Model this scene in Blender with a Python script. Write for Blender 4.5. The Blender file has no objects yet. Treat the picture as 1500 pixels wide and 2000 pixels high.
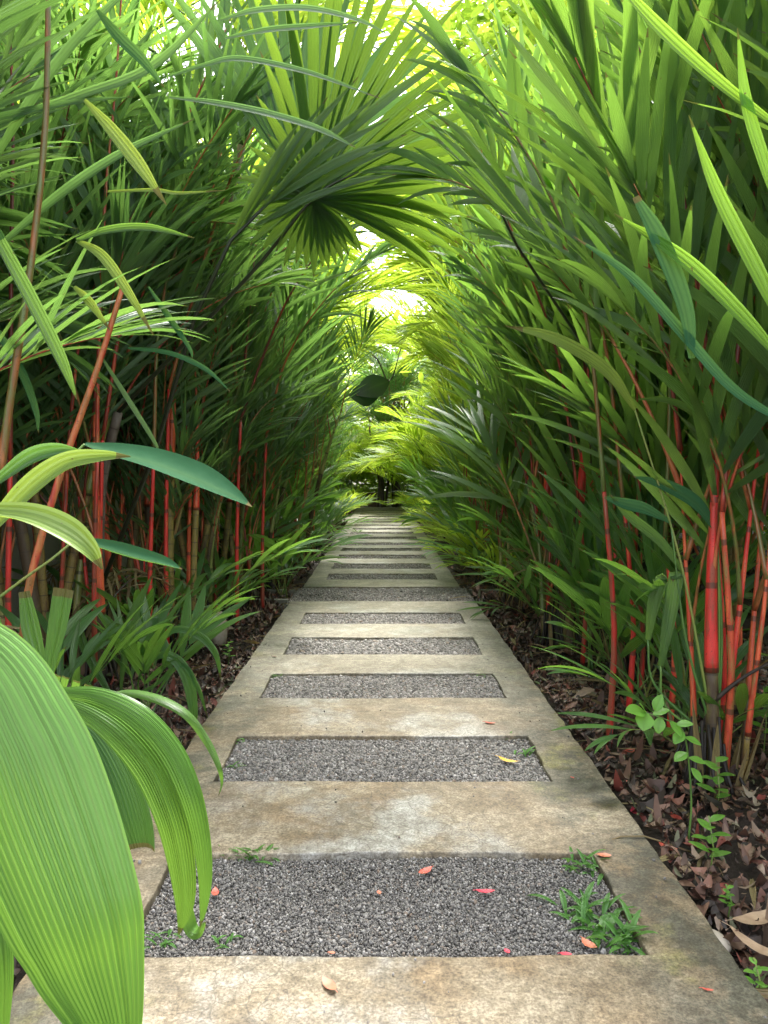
import bpy, math, random
import numpy as np
from mathutils import Vector, Matrix, Quaternion
R = math.radians
H = 1.1                      # camera height above the path top
C = bpy.context.scene.collection
sc = bpy.context.scene
PI = math.pi

# ------------------------------------------------------------------ camera, sky, sun, exposure
cam = bpy.data.objects.new('camera', bpy.data.cameras.new('camera'))
C.objects.link(cam)
cam.location = (0, 0, H)
cam.rotation_euler = (R(90 - 2.96), 0, R(-0.15))
cam.data.sensor_fit = 'VERTICAL'
cam.data.sensor_height = 36
cam.data.lens = 27
cam.data.clip_start = 0.02
cam.data.clip_end = 3000
sc.camera = cam
SUN_EL, SUN_AZ = 62.0, 6.0          # azimuth: degrees to the right of straight ahead
w = bpy.data.worlds.new('World'); sc.world = w; w.use_nodes = True
nt = w.node_tree; bg = nt.nodes['Background']
sky = nt.nodes.new('ShaderNodeTexSky'); sky.sky_type = 'NISHITA'; sky.sun_disc = False
sky.sun_elevation = R(SUN_EL); sky.sun_rotation = R(SUN_AZ)
sky.air_density = 1.0; sky.dust_density = 4.0; sky.ozone_density = 1.0
hs = nt.nodes.new('ShaderNodeHueSaturation'); hs.inputs['Saturation'].default_value = 0.34
nt.links.new(sky.outputs[0], hs.inputs['Color']); nt.links.new(hs.outputs[0], bg.inputs['Color'])
bg.inputs['Strength'].default_value = 0.15
sun = bpy.data.objects.new('sun', bpy.data.lights.new('sun', 'SUN')); C.objects.link(sun)
sun.data.energy = 1.5; sun.data.angle = R(14); sun.data.color = (1, .975, .93)
sd = Vector((math.sin(R(SUN_AZ)) * math.cos(R(SUN_EL)), math.cos(R(SUN_AZ)) * math.cos(R(SUN_EL)), math.sin(R(SUN_EL))))
sun.rotation_euler = sd.to_track_quat('Z', 'Y').to_euler()
sc.view_settings.view_transform = 'Standard'; sc.view_settings.look = 'None'
sc.view_settings.gamma = 1.0; sc.view_settings.exposure = 2.62
sc.cycles.max_bounces = 8; sc.cycles.diffuse_bounces = 6; sc.cycles.glossy_bounces = 2
sc.cycles.transmission_bounces = 5; sc.cycles.transparent_max_bounces = 4

CM = Matrix.Rotation(R(-0.15), 3, 'Z') @ Matrix.Rotation(R(90 - 2.96), 3, 'X')
def at(px, py, Y):
    """point of the world at depth Y seen at photo pixel px, py"""
    d = CM @ Vector(((px - 750) / 1500, (1000 - py) / 1500, -1))
    return Vector((0, 0, H)) + d * (Y / d.y)
def ground(px, py, z=0.0):
    d = CM @ Vector(((px - 750) / 1500, (1000 - py) / 1500, -1))
    return Vector((0, 0, H)) + d * ((z - H) / d.z)

# ------------------------------------------------------------------ mesh builder
class MB:
    def __init__(s): s.v = []; s.f = []; s.uv = []; s.m = []
    def add(s, vs, fs, uvs=None, m=0):
        b = len(s.v); s.v += [tuple(x) for x in vs]
        s.f += [tuple(b + i for i in f) for f in fs]
        s.uv += list(uvs) if uvs is not None else [(0, 0)] * len(vs)
        s.m += [m] * len(fs)
    def mesh(s, name, mats, smooth=True):
        me = bpy.data.meshes.new(name)
        me.from_pydata(s.v, [], s.f)
        uvl = me.uv_layers.new(name='UVMap')
        li = np.empty(len(me.loops), dtype=np.int32); me.loops.foreach_get('vertex_index', li)
        uvl.data.foreach_set('uv', np.asarray(s.uv, dtype=np.float32)[li].ravel())
        for m in mats: me.materials.append(m)
        me.polygons.foreach_set('material_index', np.asarray(s.m, dtype=np.int32))
        me.polygons.foreach_set('use_smooth', [smooth] * len(s.f))
        me.update(); return me
def link(name, me, parent=None):
    o = bpy.data.objects.new(name, me); C.objects.link(o)
    if parent is not None: o.parent = parent
    return o
def tag(o, label=None, cat=None, group=None, kind=None):
    if label: o['label'] = label
    if cat: o['category'] = cat
    if group: o['group'] = group
    if kind: o['kind'] = kind
    return o
def thing(name, label, cat, loc=(0, 0, 0), group=None):
    o = bpy.data.objects.new(name, None); C.objects.link(o); o.location = loc
    o.empty_display_size = .1
    return tag(o, label, cat, group)

def nrm(a): 
    n = math.sqrt(a[0]*a[0] + a[1]*a[1] + a[2]*a[2]) or 1
    return np.array((a[0]/n, a[1]/n, a[2]/n))
def blade(B, p, d, n, L, W, droop=.5, fold=.25, segs=7, tip=0.0, twist=0.0, m=0, base=.12, belly=.35, notch=0, rnd=None):
    """one leaflet: a folded strip growing from p along d, face normal n, drooping to the ground"""
    p = np.array(p, float); d = nrm(d); n = np.array(n, float)
    s = nrm(np.cross(d, n)); vs = []; uv = []
    seg = L / segs
    for i in range(segs + 1):
        t = i / segs
        if t < belly: wf = base + (1 - base) * math.sin(t / belly * PI / 2)
        else:
            q = (t - belly) / (1 - belly); wf = tip + (1 - tip) * (1 - q ** 1.7) ** .9 if q < 1 else tip
        wd = W * wf * .5
        nn = nrm(np.cross(s, d))
        fo = fold * wd
        ex = 0
        if notch and i == segs: ex = notch * L
        vs += [p - s * wd + nn * fo, p - d * ex, p + s * wd + nn * fo]
        uv += [(0, t), (.5, t), (1, t)]
        if i < segs:
            p = p + d * seg
            k = droop * (0.35 + 1.3 * t) / segs
            d = nrm(d + np.array((0, 0, -k)))
            if twist:
                a = twist / segs; s = nrm(s * math.cos(a) + np.cross(d, s) * math.sin(a))
            s = nrm(s - d * float(np.dot(s, d)))
    fs = []
    for i in range(segs):
        a = i * 3
        fs += [(a, a + 1, a + 4, a + 3), (a + 1, a + 2, a + 5, a + 4)]
    B.add(vs, fs, uv, m)
def tube(B, pts, rad, n=8, m=0, cap=True):
    pts = [np.array(p, float) for p in pts]; vs = []; uv = []; N = len(pts)
    if not hasattr(rad, '__len__'): rad = [rad] * N
    d0 = nrm(pts[1] - pts[0]); ref = np.array((1., 0, 0)) if abs(d0[0]) < .8 else np.array((0, 1., 0))
    ln = 0
    for i in range(N):
        d = nrm(pts[min(i + 1, N - 1)] - pts[max(i - 1, 0)])
        if i: ln += float(np.linalg.norm(pts[i] - pts[i - 1]))
        a = nrm(ref - d * float(np.dot(ref, d))); b = np.cross(d, a); ref = a
        for k in range(n):
            th = 2 * PI * k / n
            vs.append(pts[i] + (a * math.cos(th) + b * math.sin(th)) * rad[i]); uv.append((k / n, ln))
    fs = [(i * n + k, i * n + (k + 1) % n, (i + 1) * n + (k + 1) % n, (i + 1) * n + k) for i in range(N - 1) for k in range(n)]
    if cap: fs += [tuple(range(n))[::-1], tuple((N - 1) * n + k for k in range(n))]
    B.add(vs, fs, uv, m)
def catmull(P, n):
    P = [np.array(p, float) for p in P]; P = [2 * P[0] - P[1]] + P + [2 * P[-1] - P[-2]]
    out = []; S = len(P) - 3
    for j in range(n + 1):
        x = j / n * S; i = min(int(x), S - 1); t = x - i
        a, b, c, d = P[i:i + 4]
        out.append(.5 * ((2 * b) + (-a + c) * t + (2 * a - 5 * b + 4 * c - d) * t * t + (-a + 3 * b - 3 * c + d) * t ** 3))
    return out
def strap(B, P, W, face, nu=24, pleat=.0012, bow=.12, ns=40, m=0, ribs=12):
    """broad pleated leaf along the 3-D line P, widths W at the same stations, face = rough outward normal"""
    Q = catmull(P, ns); Wq = catmull([(x, 0, 0) for x in W], ns); f = nrm(face)
    kr = random.Random(len(P) * 7 + nu); cw = [kr.uniform(.6, 1.4) for _ in range(ribs + 1)]; cum = np.cumsum([0] + cw[:ribs]); cum = cum / cum[-1]
    vs = []; uv = []
    for i, q in enumerate(Q):
        d = nrm(Q[min(i + 1, ns)] - Q[max(i - 1, 0)])
        s = nrm(np.cross(d, f)); n = nrm(np.cross(s, d)); wd = max(Wq[i][0], 0.0004)
        for k in range(nu + 1):
            u = k / nu; x = float(np.interp(u * ribs, range(ribs + 1), cum)) - .5
            pl = (pleat * (abs(((u * ribs) % 1) - .5) * 4 - 1)) * min(1, wd / .04)
            vs.append(q + s * x * wd + n * (-bow * wd * (2 * x) ** 2 + pl)); uv.append((u, i / ns))
    fs = [(i * (nu + 1) + k, i * (nu + 1) + k + 1, (i + 1) * (nu + 1) + k + 1, (i + 1) * (nu + 1) + k) for i in range(ns) for k in range(nu)]
    B.add(vs, fs, uv, m)

# ------------------------------------------------------------------ materials
def newmat(name):
    m = bpy.data.materials.new(name); m.use_nodes = True
    n = m.node_tree.nodes; return m, n, m.node_tree.links, n['Principled BSDF'], n['Material Output']
def ramp(n, stops, interp='LINEAR'):
    r = n.new('ShaderNodeValToRGB'); r.color_ramp.interpolation = interp; e = r.color_ramp.elements
    while len(e) > 1: e.remove(e[-1])
    e[0].position = stops[0][0]; e[0].color = (*stops[0][1], 1)
    for p, c in stops[1:]:
        x = e.new(p); x.color = (*c, 1)
    return r
def mathn(n, l, op, a, b=None, clamp=False):
    x = n.new('ShaderNodeMath'); x.operation = op; x.use_clamp = clamp
    for i, q in enumerate((a, b)):
        if q is None: continue
        if isinstance(q, (int, float)): x.inputs[i].default_value = q
        else: l.new(q, x.inputs[i])
    return x.outputs[0]
def mix(n, l, fac, a, b, mode='MIX'):
    x = n.new('ShaderNodeMix'); x.data_type = 'RGBA'; x.blend_type = mode
    if isinstance(fac, (int, float)): x.inputs[0].default_value = fac
    else: l.new(fac, x.inputs[0])
    for i, q in ((6, a), (7, b)):
        if isinstance(q, tuple): x.inputs[i].default_value = (*q, 1)
        else: l.new(q, x.inputs[i])
    return x.outputs[2]
def leaf_mat(name, cols, trans, tmix=.42, rough=.38, ribs=6, ribdark=.25, bump=.0006, dry=.0, tipdry=False):
    """cols: ramp of per-leaf base colours; trans: light coming through"""
    m, n, l, bs, out = newmat(name)
    geo = n.new('ShaderNodeNewGeometry'); oi = n.new('ShaderNodeObjectInfo')
    rv = mathn(n, l, 'FRACT', mathn(n, l, 'ADD', geo.outputs['Random Per Island'], oi.outputs['Random']))
    rv = mathn(n, l, 'ADD', mathn(n, l, 'MULTIPLY', rv, .55), mathn(n, l, 'MULTIPLY', oi.outputs['Random'], .45))
    cr = ramp(n, [(i / (len(cols) - 1), c) for i, c in enumerate(cols)]); l.new(rv, cr.inputs[0])
    uv = n.new('ShaderNodeUVMap'); sep = n.new('ShaderNodeSeparateXYZ'); l.new(uv.outputs[0], sep.inputs[0])
    u, v = sep.outputs[0], sep.outputs[1]
    st = mathn(n, l, 'PINGPONG', mathn(n, l, 'MULTIPLY', u, ribs), .5)      # 0..0.5 across each rib
    st2 = mathn(n, l, 'MULTIPLY', st, 2.0)
    line = mathn(n, l, 'POWER', st2, 5.0)
    col = mix(n, l, mathn(n, l, 'MULTIPLY', line, ribdark), cr.outputs[0], (.16, .26, .06))
    tc = n.new('ShaderNodeTexCoord'); no = n.new('ShaderNodeTexNoise'); no.inputs['Scale'].default_value = 14
    no.inputs['Detail'].default_value = 3; l.new(tc.outputs['Object'], no.inputs['Vector'])
    col = mix(n, l, mathn(n, l, 'MULTIPLY', no.outputs[0], .5), col, mix(n, l, 1.0, col, (.55, .62, .5), 'MULTIPLY'))
    sv = n.new('ShaderNodeCombineXYZ'); l.new(mathn(n, l, 'MULTIPLY', u, ribs * 2.6), sv.inputs[0]); l.new(mathn(n, l, 'MULTIPLY', v, 2.2), sv.inputs[1]); l.new(mathn(n, l, 'MULTIPLY', rv, 40), sv.inputs[2])
    ns = n.new('ShaderNodeTexNoise'); ns.inputs['Scale'].default_value = 1.0; ns.inputs['Detail'].default_value = 3; l.new(sv.outputs[0], ns.inputs['Vector'])
    col = mix(n, l, .5, col, mix(n, l, ns.outputs[0], (.35, .45, .4), (1.6, 1.5, 1.4)), 'MULTIPLY')
    # dry tips and spots
    tipf = mathn(n, l, 'GREATER_THAN', mathn(n, l, 'ADD', v, mathn(n, l, 'MULTIPLY', no.outputs[0], .06)), .985 if not tipdry else .9)
    no2 = n.new('ShaderNodeTexNoise'); no2.inputs['Scale'].default_value = 45; no2.inputs['Detail'].default_value = 2
    l.new(tc.outputs['Object'], no2.inputs['Vector'])
    spots = mathn(n, l, 'GREATER_THAN', no2.outputs[0], .76 - dry)
    df = mathn(n, l, 'MAXIMUM', tipf, spots)
    col = mix(n, l, mathn(n, l, 'MULTIPLY', df, .7), col, (.20, .13, .05))
    l.new(col, bs.inputs['Base Color']); bs.inputs['Roughness'].default_value = rough
    bs.inputs['Specular IOR Level'].default_value = .55
    tr = n.new('ShaderNodeBsdfTranslucent')
    tcol = mix(n, l, mathn(n, l, 'MULTIPLY', line, .5), tuple(trans), tuple(x * .45 for x in trans))
    tcol = mix(n, l, mathn(n, l, 'MULTIPLY', rv, .6), tcol, (trans[0] * 1.5, trans[1] * 1.15, trans[2]))
    tcol = mix(n, l, mathn(n, l, 'MULTIPLY', df, .8), tcol, (.08, .05, .015))
    l.new(tcol, tr.inputs['Color'])
    bp = n.new('ShaderNodeBump'); bp.inputs['Strength'].default_value = .8; bp.inputs['Distance'].default_value = bump * 10
    h = mathn(n, l, 'ADD', mathn(n, l, 'MULTIPLY', st2, .5), mathn(n, l, 'MULTIPLY', no2.outputs[0], .25))
    l.new(h, bp.inputs['Height']); l.new(bp.outputs[0], bs.inputs['Normal'])
    ms = n.new('ShaderNodeMixShader'); ms.inputs[0].default_value = tmix
    l.new(bs.outputs[0], ms.inputs[1]); l.new(tr.outputs[0], ms.inputs[2]); l.new(ms.outputs[0], out.inputs[0])
    return m
M = {}
M['palm'] = leaf_mat('palm_leaf', [(.050, .115, .062), (.072, .150, .070), (.090, .185, .074), (.15, .225, .07)], (.17, .36, .065), .44, .38, 4)
M['wide'] = leaf_mat('wide_palm_leaf', [(.048, .11, .055), (.072, .15, .06), (.095, .19, .06), (.15, .24, .055)], (.21, .42, .05), .46, .34, 7, .3)
M['areca'] = leaf_mat('bright_palm_leaf', [(.10, .26, .045), (.16, .34, .045), (.25, .42, .05), (.38, .44, .05)], (.46, .66, .06), .52, .4, 3)
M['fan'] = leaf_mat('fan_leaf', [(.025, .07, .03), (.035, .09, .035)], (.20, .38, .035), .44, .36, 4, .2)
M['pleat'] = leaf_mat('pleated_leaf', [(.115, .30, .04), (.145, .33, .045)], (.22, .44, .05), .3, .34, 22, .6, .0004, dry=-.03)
M['lance'] = leaf_mat('lance_leaf', [(.026, .10, .05), (.036, .12, .058)], (.14, .30, .05), .3, .8, 1, .15, dry=-.05)
M['lance'].node_tree.nodes['Principled BSDF'].inputs['Specular IOR Level'].default_value = .08
M['yleaf'] = leaf_mat('yellowing_leaf', [(.17, .29, .05), (.22, .33, .06)], (.32, .46, .06), .42, .4, 6, .08, dry=.03, tipdry=True)
M['under'] = leaf_mat('undergrowth_leaf', [(.045, .12, .045), (.065, .17, .05), (.11, .24, .05)], (.2, .44, .05), .4, .3, 5)
M['glow'] = leaf_mat('backlit_leaf', [(.09, .24, .035), (.12, .28, .04)], (.30, .58, .05), .55, .36, 7, .12)  # brighter copy of the wide leaf, backlight put into its colour
M['thick'] = leaf_mat('silhouette_leaf', [(.012, .04, .018), (.02, .06, .022)], (.03, .09, .02), .2, .3, 1, .2)  # silhouette against the bright gap, its darkness put into the leaf colour
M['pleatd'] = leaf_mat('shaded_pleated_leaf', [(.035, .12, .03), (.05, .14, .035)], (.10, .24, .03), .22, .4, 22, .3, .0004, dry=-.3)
M['weed'] = leaf_mat('weed_leaf', [(.07, .19, .04), (.10, .25, .05)], (.2, .42, .05), .35, .45, 1, .1)
M['fresh'] = leaf_mat('fresh_leaf', [(.14, .36, .05), (.20, .44, .07)], (.3, .6, .08), .42, .4, 1, .2, dry=-.3)
M['tree'] = leaf_mat('tree_leaf', [(.04, .12, .03), (.08, .20, .035), (.14, .30, .05)], (.28, .5, .04), .45, .4, 1, .1)
M['treeb'] = leaf_mat('bright_tree_leaf', [(.10, .25, .04), (.17, .34, .05), (.26, .40, .05)], (.40, .60, .06), .5, .4, 1, .1)
M['dry'] = leaf_mat('dry_leaf', [(.25, .19, .09), (.33, .25, .12), (.18, .11, .06)], (.25, .18, .06), .3, .6, 3, .3)

def stem_mat(name, cols, ring=(.05, .035, .02), ringgap=.09, red=False):
    m, n, l, bs, out = newmat(name)
    uv = n.new('ShaderNodeUVMap'); sep = n.new('ShaderNodeSeparateXYZ'); l.new(uv.outputs[0], sep.inputs[0])
    tc = n.new('ShaderNodeTexCoord'); no = n.new('ShaderNodeTexNoise'); no.inputs['Scale'].default_value = 9; no.inputs['Detail'].default_value = 5
    mp = n.new('ShaderNodeMapping'); mp.inputs['Scale'].default_value = (5, 5, .7 if red else 1.2)
    l.new(tc.outputs['Object'], mp.inputs[0]); l.new(mp.outputs[0], no.inputs['Vector'])
    oi = n.new('ShaderNodeObjectInfo')
    f = mathn(n, l, 'ADD', mathn(n, l, 'MULTIPLY', no.outputs[0], .9), mathn(n, l, 'MULTIPLY', mathn(n, l, 'SUBTRACT', oi.outputs['Random'], .5), .6))
    cr = ramp(n, [(.2 + .6 * i / (len(cols) - 1), c) for i, c in enumerate(cols)]); l.new(f, cr.inputs[0])
    col = cr.outputs[0]
    bp = n.new('ShaderNodeBump'); bp.inputs['Strength'].default_value = .5; bp.inputs['Distance'].default_value = .004
    if ringgap:
        rr = mathn(n, l, 'FRACT', mathn(n, l, 'DIVIDE', mathn(n, l, 'ADD', sep.outputs[1], mathn(n, l, 'MULTIPLY', no.outputs[0], .008)), ringgap))
        rg = mathn(n, l, 'LESS_THAN', rr, .07)
        col = mix(n, l, mathn(n, l, 'MULTIPLY', rg, .75), col, ring)
        l.new(rg, bp.inputs['Height'])
    else:
        l.new(no.outputs[0], bp.inputs['Height'])
    no2 = n.new('ShaderNodeTexNoise'); no2.inputs['Scale'].default_value = 160; no2.inputs['Detail'].default_value = 2
    l.new(tc.outputs['Object'], no2.inputs['Vector'])
    sp = mathn(n, l, 'GREATER_THAN', no2.outputs[0], .66)
    col = mix(n, l, mathn(n, l, 'MULTIPLY', sp, .55), col, (.03, .015, .01))
    l.new(col, bs.inputs['Base Color']); l.new(bp.outputs[0], bs.inputs['Normal'])
    bs.inputs['Roughness'].default_value = .38 if red else .6
    return m
M['cane'] = stem_mat('cane', [(.07, .045, .022), (.13, .11, .03), (.26, .19, .045), (.14, .08, .035)])
M['red'] = stem_mat('red_sheath', [(.28, .06, .03), (.56, .03, .025), (.68, .05, .035), (.68, .14, .05), (.48, .06, .03), (.26, .16, .05)], ringgap=.31, red=True)
M['gshaft'] = stem_mat('green_sheath', [(.10, .14, .04), (.20, .24, .06), (.34, .30, .10), (.34, .16, .06)], ringgap=.27, red=True)
M['petiole'] = stem_mat('red_petiole', [(.14, .03, .02), (.40, .05, .025), (.46, .15, .05), (.20, .10, .03), (.12, .16, .04)], ringgap=0, red=True)
M['gpet'] = stem_mat('green_petiole', [(.06, .14, .03), (.12, .22, .04), (.2, .22, .05)], ringgap=0, red=True)
M['dpet'] = stem_mat('dark_petiole', [(.02, .03, .015), (.04, .05, .02)], ringgap=0, red=True)
M['bark'] = stem_mat('bark', [(.035, .025, .018), (.09, .07, .05), (.16, .13, .10)], ringgap=.13)
M['root'] = stem_mat('root_fibre', [(.012, .009, .007), (.03, .022, .016), (.055, .04, .028)], ringgap=0)

def concrete():
    m, n, l, bs, out = newmat('weathered_concrete')
    tc = n.new('ShaderNodeTexCoord'); P = tc.outputs['Object']
    def noise(s, d=4, ro=.55, off=0, dist=0):
        x = n.new('ShaderNodeTexNoise'); x.inputs['Scale'].default_value = s; x.inputs['Detail'].default_value = d
        x.inputs['Roughness'].default_value = ro; x.inputs['Distortion'].default_value = dist
        mp = n.new('ShaderNodeMapping'); mp.inputs['Location'].default_value = (off, off * .7, off * .3)
        l.new(P, mp.inputs[0]); l.new(mp.outputs[0], x.inputs['Vector']); return x.outputs[0]
    def sm(x, a, b):
        r = n.new('ShaderNodeMapRange'); r.interpolation_type = 'SMOOTHSTEP'
        r.inputs[1].default_value = a; r.inputs[2].default_value = b; l.new(x, r.inputs[0]); return r.outputs[0]
    sep = n.new('ShaderNodeSeparateXYZ'); l.new(P, sep.inputs[0])
    ax = mathn(n, l, 'ABSOLUTE', sep.outputs[0])
    base = ramp(n, [(.3, (.13, .098, .062)), (.43, (.19, .152, .10)), (.53, (.25, .215, .16)), (.7, (.30, .275, .225))])
    l.new(noise(1.8, 8, .62, 3.1, .4), base.inputs[0]); col = base.outputs[0]
    # ochre blotches
    col = mix(n, l, mathn(n, l, 'MULTIPLY', sm(noise(3.2, 7, .6, 11), .5, .66), .6), col, (.19, .125, .06))
    # pale bluish patches toward the middle: stain and sky highlights put into the colour
    pale = mathn(n, l, 'MULTIPLY', sm(noise(2.3, 6, .6, 23), .47, .62), sm(ax, .72, .3))
    col = mix(n, l, mathn(n, l, 'MULTIPLY', pale, .8), col, (.29, .30, .305))
    # dark lichen and moss that gathers near the outer rims
    edge = sm(mathn(n, l, 'ADD', ax, mathn(n, l, 'MULTIPLY', noise(5, 6, .65, 7), .55)), .74, .93)
    col = mix(n, l, mathn(n, l, 'MULTIPLY', edge, mathn(n, l, 'MULTIPLY', sm(noise(4.5, 8, .7, 31), .38, .56), .9)), col, (.07, .072, .055))
    col = mix(n, l, mathn(n, l, 'MULTIPLY', edge, mathn(n, l, 'MULTIPLY', sm(noise(3.7, 6, .6, 41), .52, .66), .7)), col, (.20, .20, .05))
    # damp dark rims round the gravel beds
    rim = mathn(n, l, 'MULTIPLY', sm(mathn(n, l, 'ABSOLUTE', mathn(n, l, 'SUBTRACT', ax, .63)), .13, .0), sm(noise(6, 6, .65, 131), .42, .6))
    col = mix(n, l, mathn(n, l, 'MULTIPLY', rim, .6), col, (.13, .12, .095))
    # further along the path the slab is greyer and greener
    far = sm(sep.outputs[1], 2.6, 5.0)
    col = mix(n, l, mathn(n, l, 'MULTIPLY', far, .6), col, mix(n, l, noise(2.7, 5, .6, 61), (.14, .14, .105), (.31, .32, .29)))
    # grain
    g = noise(130, 4, .75, 0); g2 = noise(38, 5, .7, 5)
    col = mix(n, l, .75, col, mix(n, l, sm(g, .3, .7), (.35, .31, .25), (1.55, 1.55, 1.5)), 'MULTIPLY')
    col = mix(n, l, .55, col, mix(n, l, sm(g2, .35, .65), (.5, .44, .36), (1.35, 1.33, 1.3)), 'MULTIPLY')
    col = mix(n, l, .8, col, mix(n, l, sm(noise(9, 9, .72, 151, .6), .36, .64), (.66, .60, .50), (1.22, 1.2, 1.16)), 'MULTIPLY')
    # hairline crazing
    vo = n.new('ShaderNodeTexVoronoi'); vo.feature = 'DISTANCE_TO_EDGE'; vo.inputs['Scale'].default_value = 17
    wv = n.new('ShaderNodeMix'); wv.data_type = 'VECTOR'; wv.inputs[0].default_value = .06
    nz = n.new('ShaderNodeTexNoise'); nz.inputs['Scale'].default_value = 12; l.new(P, nz.inputs['Vector'])
    l.new(P, wv.inputs[4]); l.new(nz.outputs['Color'], wv.inputs[5]); l.new(wv.outputs[1], vo.inputs['Vector'])
    crk = mathn(n, l, 'MULTIPLY', mathn(n, l, 'LESS_THAN', vo.outputs['Distance'], .022), sm(noise(1.9, 4, .5, 71), .46, .56))
    crk = mathn(n, l, 'MULTIPLY', crk, sm(ax, .62, .35))
    col = mix(n, l, mathn(n, l, 'MULTIPLY', crk, .5), col, (.07, .055, .04))
    # small pits
    pv = n.new('ShaderNodeTexVoronoi'); pv.inputs['Scale'].default_value = 26; l.new(P, pv.inputs['Vector'])
    pit = mathn(n, l, 'MULTIPLY', mathn(n, l, 'LESS_THAN', pv.outputs['Distance'], .1), mathn(n, l, 'GREATER_THAN', noise(7, 2, .5, 91), .6))
    col = mix(n, l, mathn(n, l, 'MULTIPLY', pit, .7), col, (.10, .075, .05))
    l.new(col, bs.inputs['Base Color'])
    rr = n.new('ShaderNodeMapRange'); rr.inputs[3].default_value = .42; rr.inputs[4].default_value = .8
    l.new(mathn(n, l, 'SUBTRACT', noise(2.6, 5, .6, 101), mathn(n, l, 'MULTIPLY', pale, .3)), rr.inputs[0]); l.new(rr.outputs[0], bs.inputs['Roughness'])
    bp = n.new('ShaderNodeBump'); bp.inputs['Strength'].default_value = .55; bp.inputs['Distance'].default_value = .002
    hh = mathn(n, l, 'ADD', mathn(n, l, 'MULTIPLY', g, .5), mathn(n, l, 'SUBTRACT', g2, crk))
    l.new(hh, bp.inputs['Height']); l.new(bp.outputs[0], bs.inputs['Normal'])
    return m
M['concrete'] = concrete()
def island_mat(name, stops, rough=.8, noise_amt=.5, nscale=60):
    m, n, l, bs, out = newmat(name); geo = n.new('ShaderNodeNewGeometry')
    cr = ramp(n, stops); l.new(geo.outputs['Random Per Island'], cr.inputs[0])
    tc = n.new('ShaderNodeTexCoord'); no = n.new('ShaderNodeTexNoise'); no.inputs['Scale'].default_value = nscale; no.inputs['Detail'].default_value = 4
    l.new(tc.outputs['Object'], no.inputs['Vector'])
    col = mix(n, l, mathn(n, l, 'MULTIPLY', no.outputs[0], noise_amt * 2, True), cr.outputs[0], mix(n, l, 1.0, cr.outputs[0], (.45, .42, .4), 'MULTIPLY'))
    l.new(col, bs.inputs['Base Color']); bs.inputs['Roughness'].default_value = rough
    bp = n.new('ShaderNodeBump'); bp.inputs['Strength'].default_value = .6; bp.inputs['Distance'].default_value = .002
    l.new(no.outputs[0], bp.inputs['Height']); l.new(bp.outputs[0], bs.inputs['Normal'])
    return m
M['gravel'] = island_mat('gravel_stone', [(0, (.11, .102, .092)), (.3, (.18, .17, .155)), (.6, (.255, .243, .222)), (.82, (.34, .322, .295)), (.88, (.25, .19, .14)), (.93, (.38, .365, .34)), (1, (.52, .50, .47))], .85, .45, 120)
M['litter'] = island_mat('leaf_litter', [(0, (.02, .014, .010)), (.3, (.055, .032, .02)), (.5, (.12, .055, .035)), (.64, (.17, .09, .055)), (.76, (.22, .15, .09)), (.85, (.26, .05, .035)), (.92, (.34, .27, .19)), (1, (.08, .12, .04))], .6, .5, 40)
def plain(name, a, b, scale=6, rough=.8, bump=.01, stretch=(1, 1, 1), detail=6):
    m, n, l, bs, out = newmat(name); tc = n.new('ShaderNodeTexCoord'); mp = n.new('ShaderNodeMapping'); mp.inputs['Scale'].default_value = stretch
    no = n.new('ShaderNodeTexNoise'); no.inputs['Scale'].default_value = scale; no.inputs['Detail'].default_value = detail; no.inputs['Roughness'].default_value = .65
    l.new(tc.outputs['Object'], mp.inputs[0]); l.new(mp.outputs[0], no.inputs['Vector'])
    r = ramp(n, [(.32, a), (.68, b)]); l.new(no.outputs[0], r.inputs[0]); l.new(r.outputs[0], bs.inputs['Base Color'])
    bs.inputs['Roughness'].default_value = rough
    bp = n.new('ShaderNodeBump'); bp.inputs['Strength'].default_value = .7; bp.inputs['Distance'].default_value = bump
    l.new(no.outputs[0], bp.inputs['Height']); l.new(bp.outputs[0], bs.inputs['Normal']); return m
M['soil'] = plain('soil', (.018, .013, .010), (.06, .042, .03), 14, .9, .03)
M['bed'] = plain('gravel_bed', (.05, .048, .045), (.16, .15, .14), 90, .9, .01)
M['grit'] = plain('grit', (.11, .105, .097), (.22, .21, .195), 60, .9, .01)
M['wall'] = plain('wall_plaster', (.40, .39, .35), (.56, .55, .50), 1.6, .85, .004, (1, 1, .4))
M['stone'] = plain('pale_stone', (.26, .22, .16), (.48, .42, .33), 9, .8, .01)
M['drain'] = plain('drain_concrete', (.10, .10, .08), (.22, .21, .17), 5, .85, .004)
M['planter'] = plain('planter', (.05, .035, .025), (.11, .07, .05), 7, .8, .004)
def flat_leaf_mat(name, a, b): 
    m = plain(name, a, b, 40, .5, .001); return m
M['redleaf'] = flat_leaf_mat('red_fallen_leaf', (.42, .06, .04), (.62, .13, .08))
M['orangeleaf'] = flat_leaf_mat('orange_fallen_leaf', (.52, .15, .08), (.66, .24, .14))
M['yellowleaf'] = flat_leaf_mat('yellow_fallen_leaf', (.62, .32, .04), (.72, .42, .06))
M['pinkleaf'] = flat_leaf_mat('crimson_fallen_leaf', (.50, .04, .07), (.66, .07, .10))
M['brownleaf'] = flat_leaf_mat('brown_fallen_leaf', (.10, .04, .02), (.2, .09, .05))
M['tanleaf'] = flat_leaf_mat('tan_fallen_leaf', (.26, .17, .10), (.42, .30, .19))

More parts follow.
